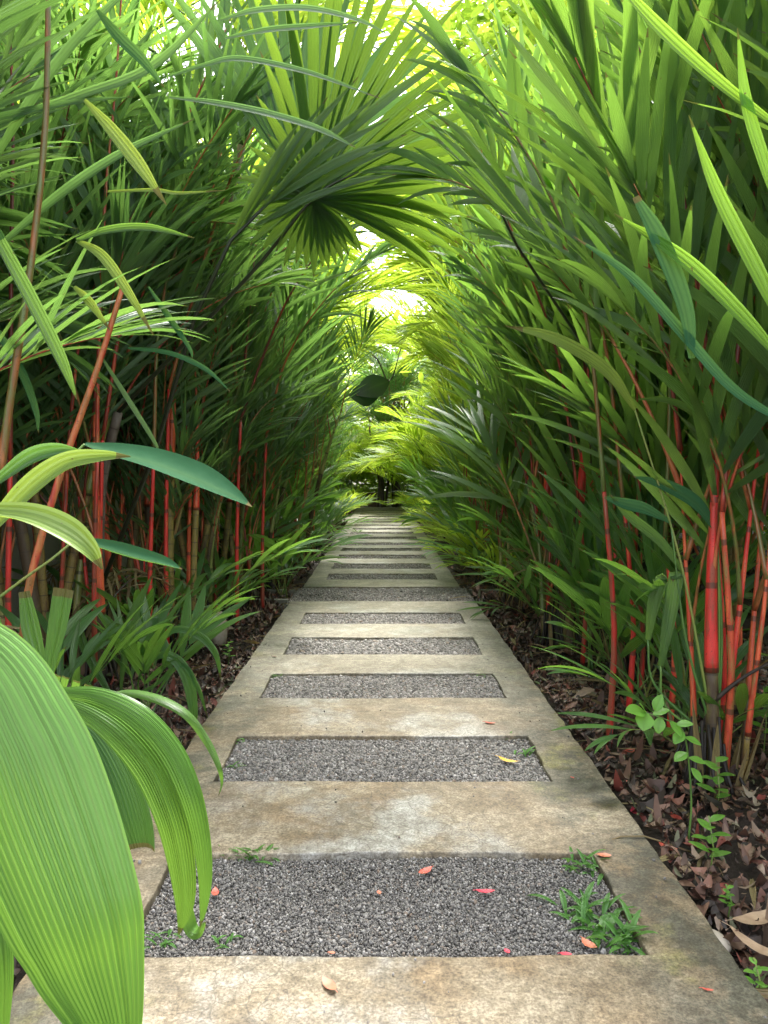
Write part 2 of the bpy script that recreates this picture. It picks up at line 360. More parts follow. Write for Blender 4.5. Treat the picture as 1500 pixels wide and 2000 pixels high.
# ------------------------------------------------------------------ ground and path
rng = random.Random(4)
nr = np.random.default_rng(7)
def ground_sheet():
    B = MB(); xs = [-300, -80, -30, -12] + list(np.arange(-6, 6.01, .25)) + [12, 30, 80, 300]
    ys = [-60, -10] + list(np.arange(-1, 10, .25)) + list(np.arange(10, 34, 1.5)) + [60, 140, 500]
    vs = []
    for y in ys:
        for x in xs:
            z = -.075
            if abs(x) > 1.0 and abs(x) < 30: z += .03 * math.sin(x * 3.1 + y * 1.7) + .025 * math.sin(y * 4.3 - x * 2.2) + rng.uniform(-.012, .012)
            if abs(x) <= 1.0: z = -.11
            vs.append((x, y, z))
    n = len(xs)
    B.add(vs, [(j * n + i, j * n + i + 1, (j + 1) * n + i + 1, (j + 1) * n + i) for j in range(len(ys) - 1) for i in range(n - 1)])
    return tag(link('ground', B.mesh('ground', [M['soil']])), kind='structure')
ground_sheet()

def gy(py): return ground(746, py).y
def pits(L): return [(gy(a_), gy(b_)) for a_, b_ in L]
S1 = [(.80, 1.24)] + pits([(1866, 1665), (1525.5, 1437), (1363, 1315), (1278, 1244.5), (1218, 1196)])
S2 = pits([(1131.5, 1120), (1110.7, 1100.2), (1091, 1083), (1076, 1070)])
y3 = gy(1059.5)
S3 = [(y3 + .62 + 1.03 * i, y3 + 1.1 + 1.03 * i) for i in range(10)]
SECT = [(.12, gy(1174), -.785, .80, -.60, .61, S1), (gy(1146), gy(1065), -.76, .755, -.575, .57, S2), (y3, y3 + 11.4, -.77, .77, -.58, .58, S3)]
YG1, YG2, YEND = (gy(1174), gy(1146)), (gy(1065), y3), y3 + 11.4
def slab(y0, y1, xl, xr, pl, pr, pits, name):
    """ladder-shaped slab: two rails and rungs, cast in one piece"""
    import bmesh
    xs = sorted({xl, pl, pr, xr}); yb = sorted({y0, y1} | {v for p in pits for v in p})
    def sub(a, step):
        o = []
        for i in range(len(a) - 1):
            k = max(1, int(round((a[i + 1] - a[i]) / step)))
            o += [a[i] + (a[i + 1] - a[i]) * j / k for j in range(k)]
        return o + [a[-1]]
    X = sub(xs, .045); Yv = sub(yb, .045 if y0 < 5 else .15)
    bm = bmesh.new(); V = {}
    def jit(x, y):
        a = math.sin(x * 71.3 + y * 37.7) * .5 + math.sin(x * 23.1 - y * 91.7) * .5 + math.sin(x * 9.1 + y * 13.3)
        b = math.sin(x * 47.9 - y * 61.1) * .5 + math.sin(x * 17.3 + y * 29.9) * .6 + math.sin(x * 7.7 - y * 5.3)
        return x + a * .003, y + b * .003, .0012 * math.sin(x * 5.1 + y * 3.3)
    def gv(i, j, z):
        k = (i, j, z)
        if k not in V:
            x, y, dz = jit(X[i], Yv[j]); V[k] = bm.verts.new((x, y, z + dz))
        return V[k]
    def solid(i, j):
        if i < 0 or j < 0 or i >= len(X) - 1 or j >= len(Yv) - 1: return False
        cx = (X[i] + X[i + 1]) / 2; cy = (Yv[j] + Yv[j + 1]) / 2
        if pl < cx < pr:
            for a, b in pits:
                if a < cy < b: return False
        return True
    for i in range(len(X) - 1):
        for j in range(len(Yv) - 1):
            if not solid(i, j): continue
            bm.faces.new([gv(i, j, 0), gv(i + 1, j, 0), gv(i + 1, j + 1, 0), gv(i, j + 1, 0)])
            for (di, dj, a, b) in ((-1, 0, (i, j + 1), (i, j)), (1, 0, (i + 1, j), (i + 1, j + 1)), (0, -1, (i, j), (i + 1, j)), (0, 1, (i + 1, j + 1), (i, j + 1))):
                if not solid(i + di, j + dj):
                    bm.faces.new([gv(*a, -.14), gv(*b, -.14), gv(*b, 0), gv(*a, 0)])
    me = bpy.data.meshes.new(name); bm.to_mesh(me); bm.free(); me.materials.append(M['concrete'])
    o = link(name, me); tag(o, kind='structure')
    mo = o.modifiers.new('bevel', 'BEVEL'); mo.width = .005; mo.segments = 2; mo.limit_method = 'ANGLE'; mo.angle_limit = R(40)
    return o
for (y0, y1, xl, xr, pl, pr, P) in SECT: slab(y0, y1, xl, xr, pl, pr, P, 'path')
slab(gy(1017), gy(1009), -2.2, -.775, -1.2, -1.1, [], 'path')
slab(YEND + .01, YEND + 1.0, -1.0, .6, -.2, -.1, [], 'path')

# pebble templates: squashed irregular lumps
def pebbles(regions, size, seed, name, z0, zs=.012):
    r = np.random.default_rng(seed)
    t = (1 + 5 ** .5) / 2
    iv = np.array([(-1, t, 0), (1, t, 0), (-1, -t, 0), (1, -t, 0), (0, -1, t), (0, 1, t), (0, -1, -t), (0, 1, -t), (t, 0, -1), (t, 0, 1), (-t, 0, -1), (-t, 0, 1)]) / 1.902
    ifc = np.array([(0, 11, 5), (0, 5, 1), (0, 1, 7), (0, 7, 10), (0, 10, 11), (1, 5, 9), (5, 11, 4), (11, 10, 2), (10, 7, 6), (7, 1, 8), (3, 9, 4), (3, 4, 2), (3, 2, 6), (3, 6, 8), (3, 8, 9), (4, 9, 5), (2, 4, 11), (6, 2, 10), (8, 6, 7), (9, 8, 1)])
    VV = []; FF = []; off = 0
    for (x0, x1, y0, y1, n) in regions:
        P = np.stack([r.uniform(x0, x1, n), r.uniform(y0, y1, n), z0 + r.uniform(-zs, zs, n)], 1)
        # a gentle heap: higher in the middle, lower against the rims
        P[:, 2] += .006 * np.sin(P[:, 0] * 7) * np.sin(P[:, 1] * 9)
        S = size * np.minimum(r.lognormal(0, .36, (n, 1)), 2.1) * r.uniform(.65, 1.25, (n, 3)); S[:, 2] *= .75
        J = 1 + r.uniform(-.34, .3, (n, 12, 1))
        L = iv[None] * J * S[:, None, :] * .5
        q = r.normal(size=(n, 4)); q /= np.linalg.norm(q, axis=1)[:, None]
        a, b, c, d = q.T
        Rm = np.stack([1 - 2 * (c * c + d * d), 2 * (b * c - a * d), 2 * (b * d + a * c), 2 * (b * c + a * d), 1 - 2 * (b * b + d * d), 2 * (c * d - a * b), 2 * (b * d - a * c), 2 * (c * d + a * b), 1 - 2 * (b * b + c * c)], 1).reshape(n, 3, 3)
        L = np.einsum('nij,nkj->nki', Rm, L) + P[:, None]
        VV.append(L.reshape(-1, 3)); FF.append((ifc[None] + (np.arange(n) * 12)[:, None, None] + off).reshape(-1, 3)); off += n * 12
    V = np.concatenate(VV).astype(np.float32); F = np.concatenate(FF).astype(np.int32)
    me = bpy.data.meshes.new(name); me.vertices.add(len(V)); me.vertices.foreach_set('co', V.ravel())
    me.loops.add(F.size); me.loops.foreach_set('vertex_index', F.ravel())
    me.polygons.add(len(F)); me.polygons.foreach_set('loop_start', np.arange(0, F.size, 3, dtype=np.int32))
    me.polygons.foreach_set('loop_total', np.full(len(F), 3, dtype=np.int32)); me.update(); me.validate()
    me.materials.append(M['gravel']); return me
def tag_stuff(o, label, cat): return tag(o, label, cat, kind='stuff')
regs = []
for si, (y0, y1, xl, xr, pl, pr, P) in enumerate(SECT):
    for (a, b) in P:
        d = a
        n = int(max(9000, min(56000, 60000 / max(1, d / 1.9) ** 1.3)))
        if d < 1.3: n = 3000
        regs.append((pl + .004, pr - .004, a + .004, b - .004, n, min(.015, max(.0058, .0032 * d))))
regs.append((-.80, .80, YG1[0] + .01, YG1[1] - .01, 22000, .015)); regs.append((-.77, .77, YG2[0] + .01, YG2[1] - .01, 12000, .016))
for i, rg in enumerate(regs):
    o = link('gravel', pebbles([rg[:5]], rg[5], 50 + i, 'gravel', -.022, .006))
    tag_stuff(o, 'grey crushed stone gravel filling the gaps of the path', 'gravel'); o['group'] = 'gravel beds of the path'
for (x0, x1, y0, y1, n, s) in regs:
    B = MB(); B.add([(x0 - .02, y0 - .02, -.032), (x1 + .02, y0 - .02, -.032), (x1 + .02, y1 + .02, -.032), (x0 - .02, y1 + .02, -.032)], [(0, 1, 2, 3)])
    tag(link('gravel_base', B.mesh('gravel_base', [M['grit']])), kind='structure')

# ------------------------------------------------------------------ leaf litter on the soil
def litter(name, n, seed, region, smin, smax):
    r = np.random.default_rng(seed); nu, nv = 3, 5
    P, F = [], []; off = 0
    tv = []
    for j in range(nv):
        t = j / (nv - 1); wd = math.sin(PI * min(1, .06 + t * .92)) ** .8 * .24
        for i in range(nu): tv.append(((i / (nu - 1) - .5) * 2 * wd, t - .5, 0))
    tv = np.array(tv)
    tf = np.array([(j * nu + i, j * nu + i + 1, (j + 1) * nu + i + 1, (j + 1) * nu + i) for j in range(nv - 1) for i in range(nu - 1)])
    X, Y = region(r, n)
    S = r.uniform(smin, smax, n) * np.where(r.random(n) < .06, 1.7, 1)
    curl = r.uniform(-1.4, 2.6, n); cup = r.uniform(-1.2, 2.2, n)
    L = np.repeat(tv[None], n, 0)
    asp = r.uniform(.45, 1.3, n)[:, None]
    L[:, :, 0] *= asp
    L[:, :, 2] = curl[:, None] * L[:, :, 1] ** 2 + cup[:, None] * L[:, :, 0] ** 2 * 2 + r.uniform(-.03, .03, L.shape[:2])
    L *= S[:, None, None]
    a = r.uniform(0, 2 * PI, n); tx = r.normal(0, .35, n); ty = r.normal(0, .35, n)
    ca, sa = np.cos(a), np.sin(a)
    x = L[:, :, 0] * ca[:, None] - L[:, :, 1] * sa[:, None]; y = L[:, :, 0] * sa[:, None] + L[:, :, 1] * ca[:, None]
    z = L[:, :, 2] + x * np.tan(tx)[:, None] + y * np.tan(ty)[:, None]
    z = z + (-.06 + r.uniform(0, .035, n) + .03 * np.sin(X * 3.1 + Y * 1.7) + .025 * np.sin(Y * 4.3 - X * 2.2))[:, None]
    V = np.stack([x + X[:, None], y + Y[:, None], z], 2).reshape(-1, 3).astype(np.float32)
    F = (tf[None] + (np.arange(n) * nu * nv)[:, None, None]).reshape(-1, 4).astype(np.int32)
    me = bpy.data.meshes.new(name); me.vertices.add(len(V)); me.vertices.foreach_set('co', V.ravel())
    me.loops.add(F.size); me.loops.foreach_set('vertex_index', F.ravel())
    me.polygons.add(len(F)); me.polygons.foreach_set('loop_start', np.arange(0, F.size, 4, dtype=np.int32))
    me.polygons.foreach_set('loop_total', np.full(len(F), 4, dtype=np.int32))
    me.polygons.foreach_set('use_smooth', np.ones(len(F), dtype=bool)); me.update()
    me.materials.append(M['litter']); return me
def reg_side(sgn, y0, y1, wid):
    def f(r, n): 
        Y = y0 + (y1 - y0) * r.random(n) ** 1.4
        return sgn * (.83 + wid * r.random(n) ** 1.3), Y
    return f
for sgn, sd_, lab in ((1, 1, 'brown and reddish leaf litter on the soil right of the path'), (-1, 2, 'brown leaf litter on the soil left of the path')):
    o = link('leaf_litter', litter('leaf_litter', 13000, sd_, reg_side(sgn, .9, 7, 1.9), .014, .062)); tag_stuff(o, lab, 'leaf litter')
    o = link('leaf_litter', litter('leaf_litter', 5000, sd_ + 10, reg_side(sgn, 6, 24, 4), .05, .10)); tag_stuff(o, lab + ' further along', 'leaf litter')

def twigs(sgn, seed, n):
    r = random.Random(seed); B = MB()
    for i in range(n):
        y = .9 + 8 * r.random() ** 1.5; x = sgn * (.86 + 1.2 * r.random() ** 1.3); a = r.uniform(0, 6.28); L_ = r.uniform(.08, .4)
        if r.random() < .5: tube(B, catmull([(x, y, -.03), (x + .5 * L_ * math.cos(a), y + .5 * L_ * math.sin(a), -.01 + r.uniform(-.01, .02)), (x + L_ * math.cos(a + .2), y + L_ * math.sin(a + .2), -.035)], 5), r.uniform(.0015, .004), 4)
        else: blade(B, (x, y, -.02), (math.cos(a), math.sin(a), .12), (r.gauss(0, .3), r.gauss(0, .3), 1), L_, r.uniform(.012, .03), .4, r.uniform(-.5, .5), 6, 0, r.gauss(0, 1.2), 0, .4, .4)
    return B.mesh('twigs', [M['dry']])
for sgn, lab in ((1, 'dry twigs and long dead leaflets lying right of the path'), (-1, 'dry twigs and long dead leaflets lying left of the path')):
    tag_stuff(link('twigs', twigs(sgn, 40 + sgn, 170)), lab, 'twigs')
tag_stuff(link('stray_stones', pebbles([(-.58, .6, 1.3, 1.72, 16), (-.6, .6, 2.25, 2.68, 16), (-.6, .6, 3.2, 3.6, 14), (.62, .78, 1.4, 5, 40), (-.76, -.62, 1.4, 5, 30)], .006, 99, 'stray_stones', .003, .0005)), 'loose grains of gravel strewn on the concrete', 'gravel grains')
# ------------------------------------------------------------------ walls and hard things
def box(B, x0, x1, y0, y1, z0, z1, m=0):
    B.add([(x0, y0, z0), (x1, y0, z0), (x1, y1, z0), (x0, y1, z0), (x0, y0, z1), (x1, y0, z1), (x1, y1, z1), (x0, y1, z1)],
          [(0, 3, 2, 1), (4, 5, 6, 7), (0, 1, 5, 4), (1, 2, 6, 5), (2, 3, 7, 6), (3, 0, 4, 7)], None, m)
wl = thing('boundary_wall', 'pale plastered wall showing behind the red stems on the left', 'wall', (-2.9, 6, -.1))
B = MB(); box(B, -.08, .08, -5, 6.5, -.1, 2.25); link('wall_face', B.mesh('wall_face', [M['wall']], False), wl)
B = MB(); box(B, -.11, .11, -5.02, 6.52, 2.25, 2.31); link('coping', B.mesh('coping', [M['drain']], False), wl)
for sx, lab in ((-1, 'low concrete drain kerb meeting the left side of the gravel strip'), (1, 'low concrete drain kerb meeting the right side of the gravel strip')):
    o = thing('drain_kerb', lab, 'kerb', (sx * 1.3, (YG1[0] + YG1[1]) / 2, -.06)); 
    B = MB(); box(B, -.48, .48, -.33, -.25, -.1, .075 - .02); link('kerb_side', B.mesh('kerb_side', [M['drain']], False), o)
    B = MB(); box(B, -.48, .48, .22, .30, -.1, .055); link('kerb_side', B.mesh('kerb_side', [M['drain']], False), o)
o = thing('planter_box', 'dark brown planter box at the far end of the path', 'planter', (-.50, 25.5, -.08))
B = MB(); box(B, -.42, .32, -.3, .3, 0, .46); link('box_body', B.mesh('box_body', [M['planter']], False), o)
B = MB(); box(B, -.45, .35, -.33, .33, .46, .51); link('rim', B.mesh('rim', [M['planter']], False), o)
def rock(loc, s, seed, lab):
    import bmesh
    r = random.Random(seed); bm = bmesh.new(); bmesh.ops.create_icosphere(bm, subdivisions=3, radius=1)
    ph = [r.uniform(0, 6) for _ in range(6)]
    for v in bm.verts:
        c = v.co.copy(); k = 1 + .18 * math.sin(c.x * 2.3 + ph[0]) + .14 * math.sin(c.y * 3.1 + ph[1]) + .12 * math.sin(c.z * 3.3 + ph[2]) + .04 * math.sin(c.x * 9 + c.y * 7 + ph[3])
        v.co = Vector((c.x * s[0], c.y * s[1], c.z * s[2])) * k
    me = bpy.data.meshes.new('rock'); bm.to_mesh(me); bm.free(); me.materials.append(M['stone'])
    for p in me.polygons: p.use_smooth = True
    o = link('rock', me); o.location = loc; tag(o, lab, 'rock')
g = ground(425, 1238); rock((g.x, g.y, .03), (.07, .06, .105), 1, 'pale upright stone beside the left edge of the path')
g = ground(622, 1062); rock((g.x, g.y, .04), (.11, .1, .12), 2, 'pale rounded stone by the left path edge, beyond the gravel strip')
g = ground(1385, 1800); rock((g.x, g.y, -.05), (.045, .035, .03), 3, 'small whitish stone against the right edge of the path')

# ------------------------------------------------------------------ fronds
def frond(name, L, e0, e1, pet, pairs, lL, lW, vang=28, sweep=(62, 22), droop=.5, fold=.3, seed=0, mat='palm', tip=0., notch=0, belly=.3, side_curve=0, pm='petiole', pr=.009, split=True, segs=7, sag=1.3, jit=1.0, wander=0):
    r = random.Random(seed); N = 26; p = np.zeros(3); pts = [p]; T = []; yaw = 0
    for i in range(N):
        t = i / (N - 1); e = R(e0 + (e1 - e0) * t ** sag); yaw += side_curve / N
        d = np.array((math.sin(yaw) * math.cos(e), math.cos(yaw) * math.cos(e), math.sin(e))); T.append(d)
        p = p + d * L / N; pts.append(p)
    T.append(T[-1])
    Bp = MB(); rad = [pr * (1.25 if i < 3 else 1) * (1 - .8 * i / N) for i in range(N + 1)]
    tube(Bp, pts, rad, 6)
    B = MB()
    for k in range(pairs):
        q = k / max(1, pairs - 1); t = pet + (1 - pet) * q ** .95
        x = min(t * N, N - .001); i = int(x); f = x - i
        P = pts[i] * (1 - f) + pts[i + 1] * f; d = T[i]
        sd_ = nrm(np.cross(d, (0, 0, 1))) if abs(d[2]) < .98 else np.array((1., 0, 0))
        nn = nrm(np.cross(sd_, d))
        ll = lL * (.72 + .55 * math.sin(PI * (.15 + .8 * q))) * (1 if q < .8 else 1 - (q - .8) * 1.4)
        sw = R(sweep[0] + (sweep[1] - sweep[0]) * q)
        for s in (-1, 1):
            if r.random() < .03 * jit: continue
            va = R(vang + r.gauss(0, 7 * jit)); a = sw + R(r.gauss(0, 5 * jit))
            dd = d * math.cos(a) + (sd_ * s * math.cos(va) + nn * math.sin(va)) * math.sin(a)
            bn = nn * math.cos(va) - sd_ * s * math.sin(va)
            tw = r.gauss(0, .35 * jit)
            blade(B, P, dd, bn, ll * r.uniform(.88, 1.1), lW * r.uniform(.85, 1.12), droop * r.uniform(.6, 1.5), fold, segs, tip, tw, 0, .25, belly, notch)
    if split:
        return (B.mesh(name, [M[mat]]), Bp.mesh(name + '_petiole', [M[pm]]))
    B2 = MB(); B2.v = B.v + Bp.v; off = len(B.v); B2.f = B.f + [tuple(i + off for i in f) for f in Bp.f]; B2.uv = B.uv + Bp.uv; B2.m = B.m + [1] * len(Bp.f)
    return (B2.mesh(name, [M[mat], M[pm]]), None)

FR = {}
# narrow-leaved red palm fronds: upright, middle, spreading
FR['up'] = [frond('frond', 1.6, 85, 52, .40, 20, .60, .030, 24, (50, 13), .45, .3, 10 + i, jit=1.8, segs=8, side_curve=random.Random(i).uniform(-.2, .2)) for i in range(3)]
FR['mid'] = [frond('frond', 1.55, 79, 24, .36, 20, .60, .031, 22, (54, 16), .65, .3, 20 + i, jit=1.8, segs=8, side_curve=random.Random(i).uniform(-.3, .3)) for i in range(3)]
FR['low'] = [frond('frond', 1.35, 68, 0, .3, 18, .50, .029, 16, (58, 20), .9, .3, 30 + i, jit=1.6, segs=8) for i in range(3)]
# broad-leafleted fronds of the right-hand palms
FR['wup'] = [frond('frond', 1.35, 86, 58, .42, 13, .70, .047, 24, (40, 9), .38, .22, 40 + i, 'wide', .04, belly=.4, segs=9, jit=1.9) for i in range(3)]
FR['wmid'] = [frond('frond', 1.3, 78, 34, .36, 13, .66, .046, 24, (44, 12), .5, .22, 50 + i, 'wide', .04, belly=.4, segs=9, jit=1.9) for i in range(3)]
FR['wlow'] = [frond('frond', 1.05, 62, -8, .36, 8, .46, .055, 16, (52, 20), .6, .22, 60 + i, 'wide', .15, belly=.4, segs=9) for i in range(3)]
for a_, b_ in (('up', 'yup'), ('mid', 'ymid'), ('low', 'ylow')):  # lit copies for the far right row, brightness put into the leaf colour
    FR[b_] = []
    for me_, pm_ in FR[a_]:
        c_ = me_.copy(); c_.materials[0] = M['areca']; FR[b_].append((c_, pm_))
# small ground plants
FR['s'] = [frond('frond', .42 + .08 * i, 74 - 6 * i, 40 - 14 * i, .5, 4, .30, .040, 14, (38, 12), .55, .2, 70 + i, 'under', .05, belly=.4, pm='gpet', pr=.004) for i in range(4)]
FR['sy'] = [frond('frond', .5 + .08 * i, 78 - 8 * i, 40 - 16 * i, .4, 6, .36, .034, 18, (45, 14), .6, .2, 75 + i, 'areca', .05, belly=.4, pm='gpet', pr=.004) for i in range(4)]  # brighter leaf colour stands in for light on the farther seedlings
FR['t'] = [frond('frond', .85 + .1 * i, 84 - 3 * i, 62 - 14 * i, .45, 6, .46, .046, 22, (42, 10), .6, .2, 270 + i, 'under', .03, belly=.4, pm='gpet', pr=.006, segs=8, jit=1.8) for i in range(4)]
# long feathery far palms
FR['far'] = [frond('frond', 2.3, 80 - 10 * i, 10 - 22 * i, .2, 38, .62, .036, 22, (58, 18), .7, .25, 80 + i, 'areca', pm='gpet', pr=.014, split=False, segs=5) for i in range(3)]
FR['fard'] = [frond('frond', 2.0, 80 - 10 * i, 20 - 24 * i, .2, 32, .55, .036, 22, (58, 18), .6, .25, 90 + i, 'palm', pm='petiole', pr=.012, split=False, segs=5) for i in range(3)]
FR['coco'] = [frond('frond', 3.6, 62 - 24 * i, -25 - 20 * i, .15, 55, .85, .045, 5, (62, 20), 1.1, .25, 100 + i, 'areca', pm='gpet', pr=.025, split=False, segs=5) for i in range(3)]

# cane templates: curve, mesh of cane, mesh of red sheath, top point and direction
def cane(h, hs, lean, r0, seed, redness=True):
    r = random.Random(seed); pts = []; N = 14; tot = h + hs
    for i in range(N + 1):
        t = i / N; z = tot * t
        pts.append((lean * t ** 1.5 * tot + .012 * math.sin(t * 5 + seed), .015 * math.sin(t * 4 + seed * 2), z))
    Q = catmull(pts, 40); k = int(40 * h / tot); k = max(2, min(38, k))
    B = MB(); tube(B, Q[:k + 1], [r0 * (1.25 - .25 * min(1, i / 6)) for i in range(k + 1)], 10)
    S = MB(); n = 40 - k + 1; rr = [r0 * (1.12 - .78 * (i / (n - 1)) ** .9) for i in range(n)]
    tube(S, Q[k:], rr, 10)
    return (B.mesh('stem', [M['cane']]), S.mesh('crownshaft', [M['gshaft' if seed < 20 and seed % 2 else 'red']]), Q[40], Q[40] - Q[38], [Q[k + int((40 - k) * f)] for f in (.3, .6, .85, 1)])
CAN = {'short': [cane(.12 + .08 * i, .65 + .15 * i, .10 + .04 * i, .013 + .0025 * i, i) for i in range(4)],
       'mid': [cane(.55 + .2 * i, .75, .10 + .05 * i, .022 + .0015 * i, 10 + i) for i in range(4)],
       'tall': [cane(1.5 + .35 * i, .85, .08 + .04 * i, .025 + .001 * i, 20 + i) for i in range(4)]}
DEADF = [frond('dead_frond', 1.2, 50, -75, .2, 14, .42, .022, 8, (45, 15), 1.8, .5, 170 + i, 'dry', jit=2.5, split=False, pm='root') [0] for i in range(3)]
def rootball(parent, s, seed):
    r = random.Random(seed); B = MB()
    for i in range(int(46 * s)):
        a = r.uniform(0, 2 * PI); rr = r.uniform(.02, .12) * s; h = r.uniform(.10, .30) * s
        p0 = (rr * math.cos(a), rr * math.sin(a), h); p1 = (rr * 1.3 * math.cos(a + .2), rr * 1.3 * math.sin(a + .2), h * .4); p2 = (rr * 1.8 * math.cos(a + .1), rr * 1.8 * math.sin(a + .1), -.1)
        tube(B, [p0, p1, p2], [.006, .007, .008], 4)
    link('root_clump', B.mesh('root_clump', [M['root']]), parent)
    if s >= 1 and seed % 2:
        f = link('dead_frond', DEADF[seed % 3], parent); f.location = (0, 0, .35); f.rotation_euler = (0, 0, r.uniform(0, 6.28)); f.scale = (.8, .8, .8)
    # dead leaf sheaths
    B = MB()
    for i in range(7):
        a = r.uniform(0, 2 * PI); rr = .08 * s
        blade(B, (rr * math.cos(a), rr * math.sin(a), -.02), (math.cos(a) * .25, math.sin(a) * .25, 1), (math.cos(a), math.sin(a), 0), r.uniform(.2, .45), r.uniform(.025, .045), .5, .4, 5)
    link('dead_sheath', B.mesh('dead_sheath', [M['dry']]), parent)

def put(par, me, loc, rz, s=1., tx=0, ty=0, name='frond'):
    o = link(name, me, par); o.location = loc; o.rotation_euler = (tx, ty, rz); o.scale = (s, s, s); return o
def add_frond(t, kind, P, rz, s, r, split=True, tilt=.1):
    m, pm = r.choice(FR[kind])
    f = put(t, m, P, rz, s, r.gauss(0, tilt), r.gauss(0, tilt))
    if pm: link('petiole', pm, f)
    return f
def add_cane(t, kind, loc, az, s, r, fr=('up', 'mid', 'low'), nf=6, bias=None, idx=None, fs=1.0):
    """one cane with its red sheath and fronds; az = direction it leans"""
    st, cs, top, dr, stations = CAN[kind][idx if idx is not None else r.randrange(4)]
    o = put(t, st, loc, az, s, name='stem'); link('crownshaft', cs, o)
    Rz = Matrix.Rotation(az, 3, 'Z'); a0 = r.uniform(0, 2 * PI)
    for i in range(nf):
        q = stations[min(3, int(i * 4 / nf))] if i else stations[3]
        P = Vector(loc) + Rz @ Vector(q) * s
        k = fr[0] if i < nf * .34 else (fr[1] if i < nf * .75 else fr[2])
        if i >= nf * .75: P = Vector(loc) + Rz @ Vector(stations[0]) * s
        ang = a0 + i * 2.4 + r.gauss(0, .3)
        if bias is not None and r.random() < .55: ang = bias + r.gauss(0, .6)
        fs_ = fs
        if t.location.y > 4.2:
            dirx = -math.sin(ang) * (1 if t.location.x < 0 else -1)
            if dirx > .35: fs_ = fs * (1 - .42 * dirx); k = fr[0]
        add_frond(t, k, P, ang, s ** .5 * fs_ * r.uniform(.82, 1.12), r, tilt=.13)
PAL = 0
def palm(x, y, label, seed, spec, group=None, fr=('up', 'mid', 'low'), spread=.14, bias=None, cat='palm', name='lipstick_palm', rs=1.0, nf=6, fs=1.0):
    r = random.Random(seed); t = thing(name, label, cat, (x, y, -.08), group)
    for j, (k, n) in enumerate(spec):
        for i in range(n):
            a = r.uniform(0, 2 * PI); rr = spread * math.sqrt(r.random())
            az = a + r.gauss(0, .5)
            add_cane(t, k, (rr * math.cos(a), rr * math.sin(a), 0), az, r.uniform(.88, 1.12), r, fr, nf, bias, fs=fs)
    if rs: rootball(t, rs, seed + 900)
    return t
# angle that makes a frond (modelled toward +Y) point to the path: left side -> +X = -90deg, right side -> +90deg
TL, TR = -PI / 2, PI / 2
def ordn(i): return NTH[i] if i < 20 else (['twenty', 'thirty'][i // 10 - 2 if (i + 1) % 10 else i // 10 - 2] + '-' + NTH[(i + 1) % 10 - 1] if (i + 1) % 10 else 'thirtieth')
NTH = ['first', 'second', 'third', 'fourth', 'fifth', 'sixth', 'seventh', 'eighth', 'ninth', 'tenth', 'eleventh', 'twelfth', 'thirteenth', 'fourteenth', 'fifteenth', 'sixteenth', 'seventeenth', 'eighteenth', 'nineteenth', 'twentieth']

# hand-placed canes that the photograph shows clearly
def scane(h, hs, r0, seed, lean=.015): return cane(h, hs, lean, r0, seed)
CAN['h'] = [scane(.47, 1.05, .024, 50), scane(.42, 1.25, .025, 51), scane(.04, .85, .026, 52), scane(1.2, .7, .029, 53), scane(.95, .6, .02, 54), scane(.3, 1.1, .012, 55, .06), scane(.35, 1.2, .011, 56, .10)]
def hero_palm(loc, label, seed, canes, group, fr, bias, nf=4):
    r = random.Random(seed); t = thing('lipstick_palm', label, 'palm', (loc[0], loc[1], -.08), group)
    for (x, y, idx, az, s_) in canes: add_cane(t, 'h', (x - loc[0], y - loc[1], 0), az, s_, r, fr, nf, bias, idx)
    rootball(t, 1.0, seed + 900); return t
GL, GR = 'red-stemmed palms along the left edge', 'red-stemmed palms along the right edge'
g = ground(1390, 1545, -.06); hero_palm((g.x, g.y), 'near palm on the right with a thick straight scarlet stem on a brown base', 901,
    [(g.x, g.y, 0, 1.2, 1), (g.x + .05, g.y + .05, 6, -.2, 1), (g.x - .04, g.y + .09, 5, 2.0, .9), (g.x + .15, g.y + .1, 6, .3, .95), (g.x + .11, g.y - .03, 5, -.4, .85)], GR, ('wup', 'wup', 'wmid'), None)
g = ground(1232, 1330, -.06); hero_palm((g.x, g.y), 'red-stemmed palm with a dark root clump behind the sapling on the right', 902,
    [(g.x, g.y, 2, 1.2, 1), (g.x - .05, g.y + .1, 5, 2, 1), (g.x + .08, g.y + .03, 6, .4, 1), (g.x + .04, g.y + .15, 1, 1, .9)], GR, ('wup', 'wup', 'wmid'), None)
g = ground(193, 1345, -.06); hero_palm((g.x, g.y), 'palm on the left with one tall straight scarlet stem on a brown ringed foot', 903, [(g.x, g.y, 1, .3, 1), (g.x - .1, g.y + .2, 6, 2.5, 1)], GL, ('up', 'up', 'mid'), None)
g = ground(130, 1325, -.06); hero_palm((g.x, g.y), 'palm on the left with a thick orange-red stem red down to the ground', 904, [(g.x, g.y, 2, 1.3, 1), (g.x - .12, g.y - .05, 5, 2.5, .9)], GL, ('up', 'up', 'mid'), None)
g = ground(335, 1272, -.06); hero_palm((g.x, g.y), 'palm on the left with yellow bamboo-like canes under a red sheath', 905, [(g.x, g.y, 3, .3, 1), (g.x + .13, g.y + .12, 4, 1.5, 1), (g.x - .2, g.y + .25, 3, 2.5, .8)], GL, ('up', 'up', 'mid'), None)

